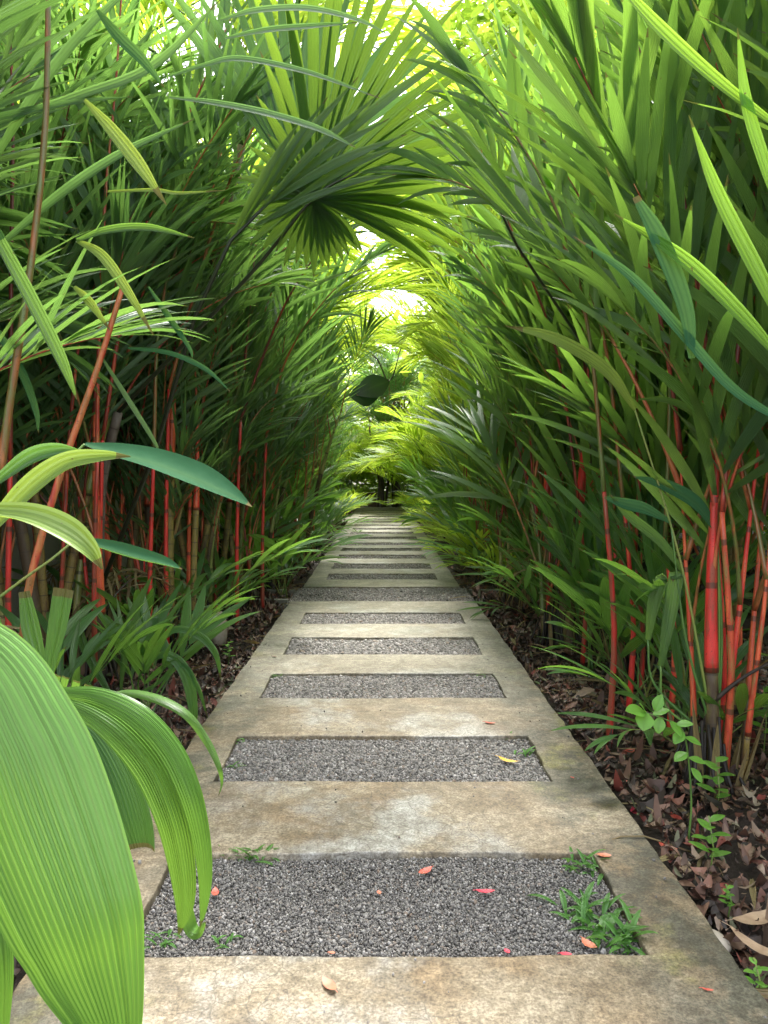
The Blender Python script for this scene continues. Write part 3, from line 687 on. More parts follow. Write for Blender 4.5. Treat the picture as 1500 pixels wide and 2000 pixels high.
def pixfrond(t, pix, lL=.5, lW=.034, t0=.45, pairs=12, mat='palm', pm='petiole', r0=.009, seed=0, sweep=(38, 12), droop=.6):
    base = t.location; r = random.Random(seed); N = 30
    Q = catmull([tuple(Vector(at(*p)) - base) for p in pix], N)
    B = MB(); tube(B, Q, [r0 * (1 - .75 * i / N) for i in range(N + 1)], 7); pe = B.mesh('petiole', [M[pm]]); B = MB()
    for k in range(pairs):
        q = k / (pairs - 1); x = min((t0 + (1 - t0) * q) * N, N - .01); i = int(x); P = Q[i] * (1 - x + i) + Q[i + 1] * (x - i); d = nrm(Q[i + 1] - Q[i])
        sd_ = nrm(np.cross(d, (r.gauss(0, .15), -.75, .5))); nn = nrm(np.cross(sd_, d)); sw = R(sweep[0] + (sweep[1] - sweep[0]) * q)
        for s in (-1, 1):
            a = sw + R(r.gauss(0, 7)); va = R(r.gauss(22, 10)); dd = d * math.cos(a) + (sd_ * s * math.cos(va) + nn * math.sin(va)) * math.sin(a)
            blade(B, P, dd, nn * math.cos(va) - sd_ * s * math.sin(va), lL * r.uniform(.75, 1.15) * (1 - .35 * q), lW * r.uniform(.85, 1.15), droop * r.uniform(.3, 1.8), .28, 9, 0, r.gauss(0, .4), 0, .25, .35)
    f = link('frond', B.mesh('frond', [M[mat]]), t); link('petiole', pe, f); return f
LF = [([(190, 900), (192, 700), (205, 400), (225, 180), (237, -10), (240, -120)], 3.9), ([(200, 860), (250, 560), (325, 330), (370, 220), (425, 100), (470, -20)], 4.1), ([(330, 760), (400, 500), (470, 300), (540, 180), (625, 60)], 4.8),
      ([(375, 850), (400, 700), (450, 590), (545, 495), (640, 430)], 5.2), ([(470, 820), (520, 680), (570, 570), (640, 470), (700, 420)], 5.6), ([(520, 850), (560, 700), (640, 580), (735, 500)], 6.2), ([(20, 900), (22, 500), (25, 230), (15, 0), (0, -90)], 3.3),
      ([(300, 900), (310, 640), (350, 470), (420, 330), (430, 250)], 4.4), ([(125, 1030), (140, 800), (170, 600), (260, 420), (330, 330)], 4.0)]
for i, (pix, Y) in enumerate(LF):
    p0 = at(pix[0][0], pix[0][1], Y)
    t = thing('lipstick_palm', 'long red-stalked palm frond %s' % ['from the tall straight scarlet stem to the top edge', 'in a long red diagonal to the top edge, upper left', 'on a dark stalk toward the top centre', 'low and leaning toward the fan leaf', 'on a thin red stalk leaning over the left of the path', 'on the farthest thin red stalk leaning over the path', 'at the very left border', 'in the middle of the left thicket', 'from the orange-red stem and bending right'][i], 'palm', (p0.x - .05, Y + .05, -.08))
    B = MB(); tube(B, catmull([(0, 0, 0), (.01, -.02, p0.z * .5), tuple(p0 - t.location)], 10), [.017 - .0007 * k for k in range(11)], 8); link('crownshaft', B.mesh('crownshaft', [M['red']]), t)
    pixfrond(t, [(x, y, Y) for x, y in pix], .55 if i < 7 else .45, .036, .42 if i not in (0, 1) else .3, 12, 'palm', seed=i, r0=.011)
RF = [([(1395, 1000), (1390, 850), (1372, 600), (1330, 350), (1305, 120), (1290, -60)], 2.75), ([(1410, 1000), (1440, 700), (1470, 400), (1500, 180)], 2.7), ([(1300, 1050), (1310, 700), (1310, 300), (1250, 100), (1180, -60)], 3.3),
      ([(1240, 1100), (1250, 820), (1215, 600), (1150, 420), (1060, 280), (950, 180)], 3.9), ([(1210, 1060), (1205, 850), (1160, 660), (1090, 540), (960, 450)], 4.3), ([(1110, 1060), (1100, 850), (1050, 700), (980, 590), (900, 520)], 5.3)]
RF += [([(1180, 960), (1150, 650), (1090, 420), (990, 240), (900, 140)], 3.2), ([(1220, 1000), (1170, 620), (1060, 440), (900, 360), (830, 345)], 3.6), ([(1130, 980), (1090, 700), (1020, 500), (950, 330), (930, 230)], 4.6), ([(1090, 980), (1050, 720), (970, 560), (890, 450), (850, 420)], 5.8)]
for i, (pix, Y) in enumerate(RF):
    p0 = at(pix[0][0], pix[0][1], Y)
    t = thing('lipstick_palm', 'broad frond on a red stalk %s' % ['from the scarlet stem to the top edge, right', 'along the right border', 'reaching the top edge left of the near scarlet stem', 'reaching from the right to the fan leaf', 'from the right below the dark shaded frond', 'over the right path edge, farthest of the long stalks', 'rising to the top right of the fan leaf', 'reaching level with the fan leaf hub from the right', 'rising upright behind the shaded frond', 'closing the arch from the right, below the fan leaf'][i], 'palm', (p0.x + .05, Y + .05, -.08))
    B = MB(); tube(B, catmull([(0, 0, 0), (.01, -.02, p0.z * .5), tuple(p0 - t.location)], 10), [.016 - .0007 * k for k in range(11)], 8); link('crownshaft', B.mesh('crownshaft', [M['red']]), t)
    pixfrond(t, [(x, y, Y) for x, y in pix], .62 if i < 4 else .5, .052 if i < 4 else .045, .45, 9, 'wide', seed=20 + i, r0=.010, sweep=(34, 10))
# slim canes standing in the front of the left thicket
for i, (px, py, k_, h_) in enumerate([(60, 1330, 'mid', 3), (262, 1262, 'short', 4), (300, 1252, 'mid', 3), (400, 1225, 'mid', 4), (440, 1205, 'short', 3), (470, 1190, 'mid', 4), (515, 1160, 'mid', 3), (545, 1140, 'short', 3), (585, 1105, 'mid', 3), (610, 1085, 'mid', 3)]):
    g = ground(px, py, -.06); r = random.Random(60 + i); t = thing('lipstick_palm', 'slim red canes fronting the left thicket, %s group from the camera' % NTH[i], 'palm', (g.x, g.y, -.08), GL)
    for j in range(2): add_cane(t, k_ if j else 'short', (r.gauss(0, .07), r.gauss(0, .1), 0), r.uniform(0, 6.28), r.uniform(.8, 1.05), r, ('up', 'up', 'mid'), 3)
    rootball(t, .8, 950 + i)

# left row, from the camera onward
LROW = [(-1.85, 2.0), (-2.05, 3.0), (-1.8, 4.1), (-1.75, 5.1), (-1.5, 5.8), (-1.35, 6.6), (-1.7, 7.4), (-1.3, 8.2), (-1.5, 9.2), (-1.3, 10.2), (-1.5, 11.3), (-1.35, 12.4), (-1.5, 13.6), (-1.35, 14.9), (-1.5, 16.6), (-1.4, 19.9), (-1.5, 21.8)]
for i, (x, y) in enumerate(LROW):
    if y > 9: x -= .22
    spec = [('short', 2), ('mid', 2), ('tall', 2)] if i < 6 else ([('short', 1), ('mid', 2), ('tall', 1)] if i < 11 else [('short', 2), ('mid', 2)])
    palm(x, y, 'red-stemmed palm clump, %s back along the left edge of the path' % NTH[i], 100 + i, spec, GL, bias=TL if 2 < i < 8 else None, spread=.2, fr=('up', 'up', 'mid') if i < 2 else (('up', 'mid', 'mid') if i % 3 else ('up', 'up', 'low')), nf=6 if i < 8 else 5)
# right row
RROW = [(1.75, 1.9), (1.85, 3.0), (1.75, 3.9), (1.15, 5.05), (1.4, 5.75), (1.15, 6.5), (1.4, 7.4), (1.2, 8.4), (1.4, 9.4), (1.3, 10.5), (1.5, 11.6), (1.35, 12.8), (1.55, 14.0), (1.4, 15.4), (1.5, 17.0), (1.45, 18.8), (1.4, 20.6)]
for i, (x, y) in enumerate(RROW):
    wide = i < 6
    if y > 9: x += .2
    spec = [('short', 3), ('mid', 2), ('tall', 1)] if wide else ([('short', 2), ('mid', 2), ('tall', 1)] if i < 9 else [('short', 3), ('mid', 1)])
    palm(x, y, '%s clump, %s back along the right edge of the path' % ('broad-leafleted red-stemmed palm' if wide else 'red-stemmed palm', NTH[i]), 200 + i, spec,
         GR, fr=('wup', 'wup', 'wmid') if i < 2 else (('wup', 'wup', 'wmid') if wide else (('up', 'up', 'mid') if i < 7 else ('yup', 'yup', 'ymid'))), bias=None, spread=.14, nf=6 if i < 9 else 5)

# taller palms behind the front rows
def tall_palm(x, y, label, seed, group, kinds, h, nst=3, nf=7, name='areca_palm', bias=None):
    r = random.Random(seed); t = thing(name, label, 'palm', (x, y, -.08), group)
    for i in range(nst):
        a = r.uniform(0, 2 * PI); lean = r.uniform(.05, .3); hh = h * r.uniform(.6, 1.1); N = 10
        b = (.2 * math.cos(a), .2 * math.sin(a))
        P = [(b[0] + math.cos(a) * lean * (j / N) ** 1.6 * hh, b[1] + math.sin(a) * lean * (j / N) ** 1.6 * hh, hh * j / N) for j in range(N + 1)]
        B = MB(); tube(B, P, [.045 * (1 - .35 * j / N) for j in range(N + 1)], 8); link('stem', B.mesh('stem', [M['cane']]), t)
        a0 = r.uniform(0, 6)
        for k in range(nf):
            ang = a0 + k * 2.4
            if bias is not None and r.random() < .5: ang = bias + r.gauss(0, .6)
            m, pm = FR[kinds][min(2, k * 3 // nf)]
            put(t, m, P[-1], ang, r.uniform(.8, 1.15), r.gauss(0, .1), r.gauss(0, .1))
    return t
r0 = random.Random(5)
for i in range(9):
    y = 2.6 + i * 2.1
    tall_palm(-2.35 - r0.uniform(0, .4), y, 'tall green palm behind the left row, %s back from the camera' % NTH[i], 300 + i, 'tall palms behind the left row', 'fard' if i % 3 or not i else 'far', 2.2 + .07 * y, bias=TL if i < 5 else None)
tall_palm(-1.75, 5.4, 'tall feathery yellow-green palm arching over the top left of the path', 330, None, 'far', 3.1, 2, 7, bias=TL)
for i in range(7):
    y = 4.5 + i * 2.5
    tall_palm(2.6 + r0.uniform(0, .8), y, 'tall bright green palm behind the right row, %s back from the camera' % NTH[i], 340 + i, 'tall palms behind the right row', 'far' if i else 'fard', 1.8 + .06 * y)
for i, (x, y, h) in enumerate([(-3.6, 12, 3.5), (-3.2, 18, 3.6), (3.6, 10, 2.6), (4.2, 16, 3), (2.6, 22, 2.2), (1.7, 24.5, 1.4), (-2.6, 26, 1.6), (1.3, 26, 1.0), (-1.4, 28.5, 1.2), (3.0, 27, 2), (-1.1, 23.6, .6), (1.0, 21.8, .5), (1.7, 19.5, .8), (5.5, 21, 3)]):
    tall_palm(x, y, 'bright yellow-green feathery palm in the sunlit growth at the far end', 380 + i, 'sunlit palms at the far end', 'far', h, 3, 8)
for i, (x, y, h, lab) in enumerate([(-2.0, 9.0, 3.1, 'areca palm leaning over the middle of the path from the left'), (2.2, 11.0, 3.0, 'areca palm leaning over the middle of the path from the right'), (-2.1, 13.0, 3.3, 'areca palm over the path from the left, behind the climber'),
                                   (2.3, 15.5, 3.0, 'sunlit areca palm over the far path from the right'), (-2.1, 18.0, 3.6, 'sunlit areca palm over the far path from the left'), (1.3, 23.5, 1.3, 'yellow-green areca palm just right of the end of the path'), (-2.2, 27.5, 3.0, 'sunlit areca palm beyond and left of the dark clump')]):
    tall_palm(x, y, lab, 420 + i, None, 'far', h, 3, 8, bias=TL if x < 0 else TR)
# dark clump that stands at the end of the path
t = thing('clumping_palm', 'dark multi-stemmed palm clump standing at the end of the path', 'palm', (.28, 24.3, -.08)); r = random.Random(77)
for i in range(14):
    g_ = -.28 if i % 2 else .22
    b = (g_ + r.gauss(0, .07), r.gauss(0, .1)); a = r.uniform(0, 6.28); hh = r.uniform(2.2, 3.6)
    P = [(b[0] + math.cos(a) * .16 * (j / 8) ** 1.5 * hh, b[1] + math.sin(a) * .16 * (j / 8) ** 1.5 * hh, hh * j / 8) for j in range(9)]
    B = MB(); tube(B, P, [.045 * (1 - .4 * j / 8) for j in range(9)], 7); link('stem', B.mesh('stem', [M['bark']]), t)
    for k in range(3): put(t, FR['fard'][k % 3][0], P[-1], r.uniform(0, 6.28), r.uniform(.7, 1), 0, 0)

# ------------------------------------------------------------------ broadleaf trees
def crown_mesh(n, rx, rz, size, seed, mat):
    r = random.Random(seed); B = MB(); cl = []
    for i in range(26):
        u = r.uniform(0, 2 * PI); v = r.uniform(-.7, 1); q = r.uniform(.45, 1)
        cl.append((rx * q * math.cos(u) * math.sqrt(1 - min(.95, v * v)), rx * q * math.sin(u) * math.sqrt(1 - min(.95, v * v)), rz * v * q, r.uniform(.16, .34) * rx))
    for i in range(n):
        c = r.choice(cl); p = np.array((c[0] + r.gauss(0, c[3]), c[1] + r.gauss(0, c[3]), c[2] + r.gauss(0, c[3] * .7)))
        a = r.uniform(0, 2 * PI); d = (math.cos(a), math.sin(a), r.uniform(-.9, .2)); nn = (r.gauss(0, .5), r.gauss(0, .5), 1)
        blade(B, p, d, nn, size * r.uniform(.7, 1.3), size * .5, .5, .2, 3, 0, 0, 0, .3, .5)
    return B.mesh('crown', [M[mat]])
CR = [crown_mesh(5200, 2.4, 2.1, .20, 1, 'treeb'), crown_mesh(5200, 2.4, 2.2, .18, 2, 'tree'), crown_mesh(4200, 2.2, 1.9, .26, 3, 'treeb')]
def tree(x, y, h, s, k, label, group, seed):
    r = random.Random(seed); t = thing('broadleaf_tree', label, 'tree', (x, y, -.1), group); B = MB()
    top = (r.uniform(-.4, .4), r.uniform(-.3, .3), h)
    tube(B, catmull([(0, 0, 0), (top[0] * .3, .1, h * .45), top], 10), [.16 * (1 - .05 * i) for i in range(11)], 9)
    for i in range(6):
        a = r.uniform(0, 6.28); l_ = r.uniform(1, 1.7) * s; z = h * r.uniform(.6, 1)
        tube(B, catmull([(top[0] * .7, 0, z), (l_ * .5 * math.cos(a), l_ * .5 * math.sin(a), z + .5 * s), (l_ * math.cos(a), l_ * math.sin(a), z + 1.3 * s)], 6), [.07 * (1 - .12 * j) for j in range(7)], 6)
    link('trunk', B.mesh('trunk', [M['bark']]), t); put(t, CR[k], (top[0], top[1], h + .9 * s), r.uniform(0, 6), s, name='crown')
TREES = [(.5, 34, 4.4, 1.3, 0), (2.0, 14, 7.0, .85, 2), (2.6, 30, 9.3, 1.2, 0), (-2.8, 26, 7.0, 1.0, 0), (2.5, 11.0, 5.6, .7, 2), (3.0, 8.8, 4.6, .6, 0), (6.5, 14, 4.2, 1.2, 0), (5, 22, 4.5, 1.4, 2), (3.2, 18, 5.6, 1.0, 0), (8, 9, 3, 1.2, 1), (9, 17, 4, 1.6, 0), (-7, 18, 4, 1.5, 1), (-5.6, 25, 4.5, 1.5, 0), (-6.5, 10, 4, 1.3, 1),
         (-5, 36, 4.2, 1.5, 2), (5.2, 38, 4.6, 1.6, 0), (8, 33, 5, 2.0, 1), (-9, 34, 5, 2.0, 0), (4.6, 6, 1.2, .8, 2), (5.8, 11, 1.5, 1.0, 0), (5, 3.5, 1.2, .8, 0), (-4.8, 6, 3.0, .9, 1), (13, 26, 5, 2.2, 0)]
for i, (x, y, h, s, k) in enumerate(TREES):
    side = 'right' if x > 1.45 else ('left' if x < -1.5 else 'far')
    lab = {'right': 'leafy green tree glimpsed behind the palms on the right', 'left': 'leafy green tree glimpsed behind the palms on the left', 'far': '%s leafy tree straight ahead beyond the end of the path' % ('lower' if y > 40 else 'taller')}[side]
    tree(x, y, h, s, k, lab, 'trees behind the palms on the %s' % side if side != 'far' else None, 500 + i)
def hedge(x0, x1, y0, y1, z1, n, size, seed, mat):
    r = random.Random(seed); B = MB()
    for i in range(n):
        p = (r.uniform(x0, x1), r.uniform(y0, y1), z1 * r.random() ** .8); a = r.uniform(0, 6.28)
        blade(B, p, (math.cos(a), math.sin(a), r.uniform(-.5, .6)), (r.gauss(0, .5), r.gauss(0, .5), 1), size * r.uniform(.6, 1.4), size * .38, .6, .2, 4, 0, 0, 0, .3, .45)
    return B.mesh('undergrowth', [M[mat]])
o = link('undergrowth', hedge(-12, 12, 38, 46, 6.5, 16000, .42, 3, 'treeb')); tag_stuff(o, 'solid mass of far green growth closing the end of the garden', 'undergrowth')
o = link('undergrowth', hedge(-7, 7, 26.5, 30, 2.8, 15000, .30, 8, 'treeb')); tag_stuff(o, 'bright low growth behind the dark clump at the end of the path', 'undergrowth')
o = link('undergrowth', hedge(3.6, 8, 1, 26, 2.6, 14000, .26, 4, 'treeb')); tag_stuff(o, 'bright tangled green growth behind the right palms', 'undergrowth')
o = link('undergrowth', hedge(-8, -3.6, 11, 30, 3.2, 12000, .28, 5, 'tree')); tag_stuff(o, 'tangled dark green growth behind the left palms', 'undergrowth')

# coconut palm whose drooping fronds hang into the top right
t = thing('coconut_palm', 'tall coconut palm with drooping yellowish fronds at the top right', 'palm', (3.6, 13.5, -.1)); r = random.Random(9)
P = [(0, 0, 0), (-.2, 0, 3), (-.5, -.2, 6), (-.6, -.2, 8.3)]; B = MB(); tube(B, catmull(P, 16), [.15 - .003 * i for i in range(17)], 10); link('trunk', B.mesh('trunk', [M['bark']]), t)
for k in range(11): put(t, FR['coco'][k % 3][0], P[-1], k * 2.4, r.uniform(.85, 1.1), r.gauss(0, .08), 0)
B = MB()
for k in range(60):
    a = r.uniform(0, 6.28); blade(B, (-.6 + .1 * math.cos(a), -.2 + .1 * math.sin(a), 8.2), (math.cos(a) * .35, math.sin(a) * .35, -1), (math.cos(a), math.sin(a), .3), r.uniform(1.2, 2.4), .05, .5, .3, 6)
link('dead_frond', B.mesh('dead_frond', [M['dry']]), t)

# ------------------------------------------------------------------ small ground plants along both edges
def small_plant(x, y, s, seed, label, group, n=7, bias=None, kind='s'):
    r = random.Random(seed); t = thing('palm_seedling', label, 'plant', (x, y, -.07), group)
    for i in range(n):
        a = i * 2.4 + r.uniform(-.4, .4)
        if bias is not None and r.random() < .4: a = bias + r.gauss(0, .5)
        m, pm = r.choice(FR[kind]); f = put(t, m, (r.gauss(0, .03), r.gauss(0, .03), 0), a, s * r.uniform(.8, 1.25), r.gauss(0, .12), r.gauss(0, .12))
        if y < 7: link('petiole', pm, f)
r = random.Random(31)
for i in range(15):
    y = 3.6 + i * .85 + r.uniform(-.2, .2)
    if y > 6.3: small_plant(-(1.22 + r.uniform(0, .2)), y, r.uniform(.8, 1.05), 700 + i, 'knee-high young palm at the foot of the left stems, %s back from the camera' % ordn(i), 'young palms at the foot of the left stems', n=6, kind='t')
    small_plant(1.2 + r.uniform(0, .28) + (.15 if y < 4.5 else 0), y, r.uniform(.85, 1.15), 720 + i, 'knee-high young palm at the foot of the right stems, %s back from the camera' % ordn(i), 'young palms at the foot of the right stems', n=7, kind='t')
r = random.Random(12)
k = 0
for i in range(26):
    y = 2.9 + i * .78 + r.uniform(-.15, .15); x = -(1.02 + r.uniform(0, .22)) if y < 6 else -(.88 + r.uniform(0, .25))
    if y < 6: x -= .12
    small_plant(x, y, r.uniform(.85, 1.25), 600 + i, 'low green palm seedling fringing the left path edge, %s back from the camera' % ordn(i), 'seedlings fringing the left path edge', bias=None, kind='sy' if y > 15 else 's')
for i in range(34):
    y = 3.0 + i * .6 + r.uniform(-.15, .15); x = (1.14 + r.uniform(0, .3)) if y < 7 else (.98 + r.uniform(0, .25))
    if 6.3 < y < 7.3 : x += .25
    small_plant(x, y, r.uniform(.85, 1.2) if y < 8 else r.uniform(.75, 1.05), 640 + i, 'low green palm seedling fringing the right path edge, %s back from the camera' % ordn(i), 'seedlings fringing the right path edge', bias=None, kind='sy' if y > 7 and i % 4 else 's')

# ------------------------------------------------------------------ singled-out leaves near the camera
def V3(*a): return Vector(a)
# 1. the pleated plant at the bottom left
t = thing('pleated_leaf_plant', 'big light green pleated leaves drooping over the bottom left corner', 'plant', (-.62, .75, -.07))
base = t.location
def rel(P): return [tuple(Vector(p) - base) for p in P]
def pleated(name, pix, W, face, stalk=True, mt='pleat', **k):
    P = [at(x, y, Y) for (x, y, Y) in pix]; B = MB(); strap(B, rel(P), W, face, **k); o = link('leaf', B.mesh('leaf', [M[mt]]), t)
    if stalk:
        B = MB(); q = rel(P)[0]; mid = (q[0] * .55, q[1] * .4, q[2] * .75)
        tube(B, catmull([(0, 0, -.02), mid, q], 12), [.007 - .0003 * i for i in range(13)], 8); link('leaf_stalk', B.mesh('leaf_stalk', [M['gpet']]), o)
    return o
pleated('leaf', [(-250, 1170, .64), (-75, 1300, .62), (5, 1450, .60), (62, 1600, .59), (138, 1800, .58), (172, 1900, .58), (206, 2000, .58), (232, 2100, .58), (255, 2190, .585)],
        [.02, .088, .112, .118, .104, .086, .058, .028, .003], (.15, -1, .35), nu=88, ribs=22, pleat=.0011, bow=.16, ns=70)
pleated('leaf', [(90, 1368, .95), (155, 1382, .93), (225, 1425, .91), (290, 1500, .90), (332, 1595, .89), (354, 1690, .89), (360, 1770, .89), (349, 1826, .89)],
        [.016, .026, .036, .040, .037, .032, .022, .002], (.1, -1, .4), nu=56, ribs=12, pleat=.0009, bow=.14, ns=60)
pleated('leaf', [(110, 1352, .945), (190, 1360, .925), (270, 1398, .905), (332, 1465, .895), (370, 1545, .885), (392, 1630, .883), (401, 1710, .883), (398, 1770, .885), (391, 1812, .885)],
        [.012, .022, .028, .029, .027, .022, .017, .010, .001], (.35, -1, .3), stalk=False, nu=32, ribs=8, pleat=.0008, bow=.16, ns=56)
pleated('leaf', [(350, 1700, .95), (368, 1800, .95), (385, 1822, .94), (402, 1800, .93)], [.016, .018, .014, .002], (0, -1, .8), stalk=False, nu=12, ribs=4, pleat=.0006, ns=20)
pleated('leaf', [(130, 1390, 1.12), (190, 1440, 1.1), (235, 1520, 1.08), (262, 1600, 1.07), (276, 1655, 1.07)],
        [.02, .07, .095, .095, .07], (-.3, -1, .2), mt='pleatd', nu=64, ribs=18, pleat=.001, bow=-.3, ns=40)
pleated('leaf', [(200, 1362, 1.3), (250, 1353, 1.28), (310, 1366, 1.25), (365, 1397, 1.23), (405, 1450, 1.22), (428, 1500, 1.2), (433, 1530, 1.2), (427, 1554, 1.19)],
        [.006, .012, .015, .014, .012, .008, .004, .001], (0, -1, .6), nu=16, ribs=4, pleat=.0004, bow=.15, ns=40)
pleated('leaf', [(-60, 1700, .7), (-20, 1800, .69), (-4, 1900, .68), (-2, 2040, .68)], [.02, .03, .026, .014], (.2, -1, .1), nu=24, ribs=6, pleat=.0008, ns=30)
for i, (px, py, a_) in enumerate([(112, 1318, .02), (128, 1322, .03), (150, 1330, .05), (172, 1338, .06), (100, 1312, -.02)]):
    P = [at(px - 20, py + 70, 1.35), at(px, py, 1.33)]; B = MB(); strap(B, rel(P), [.012, .013], (a_ * 5, -1, .3), nu=8, ribs=2, pleat=.0008, ns=6); link('cut_leaf', B.mesh('cut_leaf', [M['pleat']]), t)

# 2. long-leaved plant on the left with the big blue-green leaf
t = thing('lance_leaf_plant', 'plant with large blue-green lance leaves reaching out from the left', 'plant', (-1.25, 1.9, -.07)); base = t.location
def lance(pix, W, face, mat='lance', cup=-.3, par=None):
    P = [at(*p) for p in pix]; B = MB(); Q = rel(P)
    strap(B, Q, W, face, nu=10, ribs=1, pleat=.0, bow=cup, ns=36); o = link('leaf', B.mesh('leaf', [M[mat]]), t)
    B = MB(); q = Q[0]; tube(B, catmull([(0, 0, 0), (q[0] * .35, q[1] * .3, q[2] * .7), q], 10), [.006 - .0003 * i for i in range(11)], 6)
    link('leaf_stalk', B.mesh('leaf_stalk', [M['gpet']]), o)
lance([(165, 868, 1.75), (225, 885, 1.74), (300, 905, 1.72), (380, 935, 1.7), (445, 965, 1.68), (492, 990, 1.67)], [.012, .062, .085, .088, .052, .003], (.15, -.55, 1), cup=-.18)
lance([(150, 1052, 1.9), (210, 1072, 1.88), (270, 1090, 1.86), (320, 1102, 1.85), (355, 1112, 1.84)], [.01, .045, .05, .035, .003], (.1, -.4, 1))
lance([(-40, 1000, 1.3), (50, 1012, 1.29), (120, 1040, 1.28), (170, 1075, 1.27), (200, 1112, 1.27)], [.03, .05, .055, .035, .003], (.1, -.6, 1), 'yleaf')
lance([(-20, 1040, 1.6), (60, 960, 1.6), (130, 910, 1.6), (200, 895, 1.6), (255, 892, 1.6)], [.03, .055, .05, .03, .003], (.1, -.8, .6), 'yleaf')
lance([(0, 940, 1.8), (60, 900, 1.8), (110, 884, 1.8), (158, 880, 1.8)], [.03, .05, .04, .003], (.1, -.8, .6), 'under')

t = thing('strap_seedling', 'low plant with arching green strap leaves behind the pleated leaves', 'plant', tuple(ground(290, 1400, -.07))); base = t.location; Yb = base.y
for pix, W, m_ in [([(270, 1330), (330, 1236), (385, 1240), (420, 1275), (432, 1328)], [.006, .03, .034, .028, .003], 'under'), ([(270, 1330), (308, 1282), (345, 1290), (368, 1330), (378, 1390), (380, 1440)], [.006, .03, .05, .055, .04, .004], 'under'),
                   ([(290, 1380), (350, 1300), (385, 1340), (405, 1400)], [.004, .02, .022, .003], 'under'), ([(240, 1370), (245, 1270), (262, 1200), (300, 1118)], [.005, .035, .05, .003], 'wide'), ([(230, 1370), (200, 1330), (160, 1250), (150, 1180)], [.005, .03, .04, .003], 'under'),
                   ([(230, 1380), (300, 1340), (330, 1310), (325, 1300)], [.004, .018, .012, .003], 'under')]:
    B = MB(); strap(B, [(0, 0, 0)] + rel([at(x, y, Yb - .1) for x, y in pix]), [.004] + W, (.1, -1, .5), nu=16, ribs=4, pleat=.0006, bow=-.1, ns=34); link('leaf', B.mesh('leaf', [M[m_]]), t)
t = thing('cut_leaf_seedling', 'seedling with square-cut dark ribbed leaf blades at the left border', 'plant', (-1.02, 2.15, -.07)); base = t.location
for pix, W in [([(95, 1370), (98, 1300), (112, 1230), (126, 1150)], [.006, .03, .05, .056]), ([(92, 1370), (80, 1300), (62, 1230), (48, 1155)], [.006, .03, .05, .03]), ([(60, 1390), (20, 1310), (0, 1260), (-20, 1180)], [.006, .03, .05, .03])]:
    B = MB(); strap(B, [(0, 0, 0)] + rel([at(x, y, 2.1) for x, y in pix]), [.004] + W, (.1, -1, .2), nu=24, ribs=6, pleat=.0009, bow=-.1, ns=24); link('leaf', B.mesh('leaf', [M['under']]), t)
# 3. single long blades (leaflets of palms that hang into view) each on its own frond stalk
t = thing('drooping_palm', 'palm with long yellowing drooping leaflets hanging in the upper left', 'palm', (-1.35, 2.5, -.07)); base = t.location
def hang(pix, W, mat, face=(0, -1, .3)):
    B = MB(); strap(B, rel([at(*p) for p in pix]), W, face, nu=16, ribs=4, pleat=.0008, bow=-.12, ns=30); return link('leaflet', B.mesh('leaflet', [M[mat]]), t)
hang([(165, 195, 2.2), (215, 250, 2.19), (270, 320, 2.17), (325, 400, 2.15)], [.01, .034, .038, .004], 'yleaf')
hang([(150, 470, 2.3), (200, 500, 2.28), (250, 570, 2.26), (300, 655, 2.25)], [.012, .03, .026, .003], 'yleaf')
hang([(145, 560, 2.3), (175, 590, 2.29), (215, 645, 2.28)], [.01, .026, .003], 'yleaf')
hang([(150, 470, 2.3), (210, 450, 2.3), (290, 445, 2.3), (380, 465, 2.3)], [.012, .026, .024, .003], 'wide')
hang([(190, 20, 2.3), (230, 70, 2.3), (280, 120, 2.3), (320, 170, 2.3)], [.01, .034, .03, .003], 'lance')
hang([(0, 470, 2.0), (60, 580, 2.0), (120, 700, 2.0), (95, 820, 2.0)][:3] + [(150, 780, 2.0)], [.03, .035, .03, .003], 'wide')
for pix, W, mt in [([(430, 40), (500, 22), (600, 18), (700, 40), (762, 70)], [.012, .03, .032, .02, .003], 'palm'), ([(440, 75), (520, 60), (610, 52), (700, 44)], [.012, .028, .026, .003], 'palm'),
                   ([(330, 150), (400, 128), (470, 116), (600, 142), (742, 192)], [.012, .02, .028, .024, .003], 'palm'), ([(330, 190), (420, 202), (520, 222), (620, 252), (694, 288)], [.01, .026, .03, .026, .003], 'palm'),
                   ([(0, 240), (150, 190), (300, 130), (430, 0)], [.03, .04, .04, .003], 'palm'), ([(0, 480), (120, 380), (240, 300), (380, 232)], [.02, .04, .036, .003], 'palm'), ([(-20, 330), (60, 200), (150, 80), (260, -30)], [.02, .042, .04, .02], 'palm'),
                   ([(210, 375), (300, 372), (350, 378), (440, 372)], [.01, .016, .014, .003], 'yleaf'), ([(120, 700), (50, 560), (0, 470), (-30, 420)], [.02, .036, .04, .03], 'lance'), ([(-10, 640), (40, 720), (70, 800), (75, 845)], [.02, .026, .02, .003], 'lance'),
                   ([(290, 560), (330, 620), (370, 680), (376, 700)], [.006, .02, .012, .002], 'lance'), ([(250, 680), (330, 690), (400, 720), (450, 765)], [.01, .018, .016, .002], 'lance'), ([(200, 700), (250, 780), (300, 860), (312, 888)], [.008, .016, .012, .002], 'palm')]:
    hang([(x, y, 2.5) for x, y in pix], W, mt, (.1, -1, .5))
for pp in ([(95, -40), (88, 250), (60, 520), (20, 780), (0, 930)], [(240, 560), (190, 720), (120, 920), (60, 1130), (45, 1250)]):
    B = MB(); tube(B, rel(catmull([at(x, y, 2.35) for x, y in pp], 20)), [.008 + .0003 * i for i in range(21)], 8); link('petiole', B.mesh('petiole', [M['petiole']]), t)

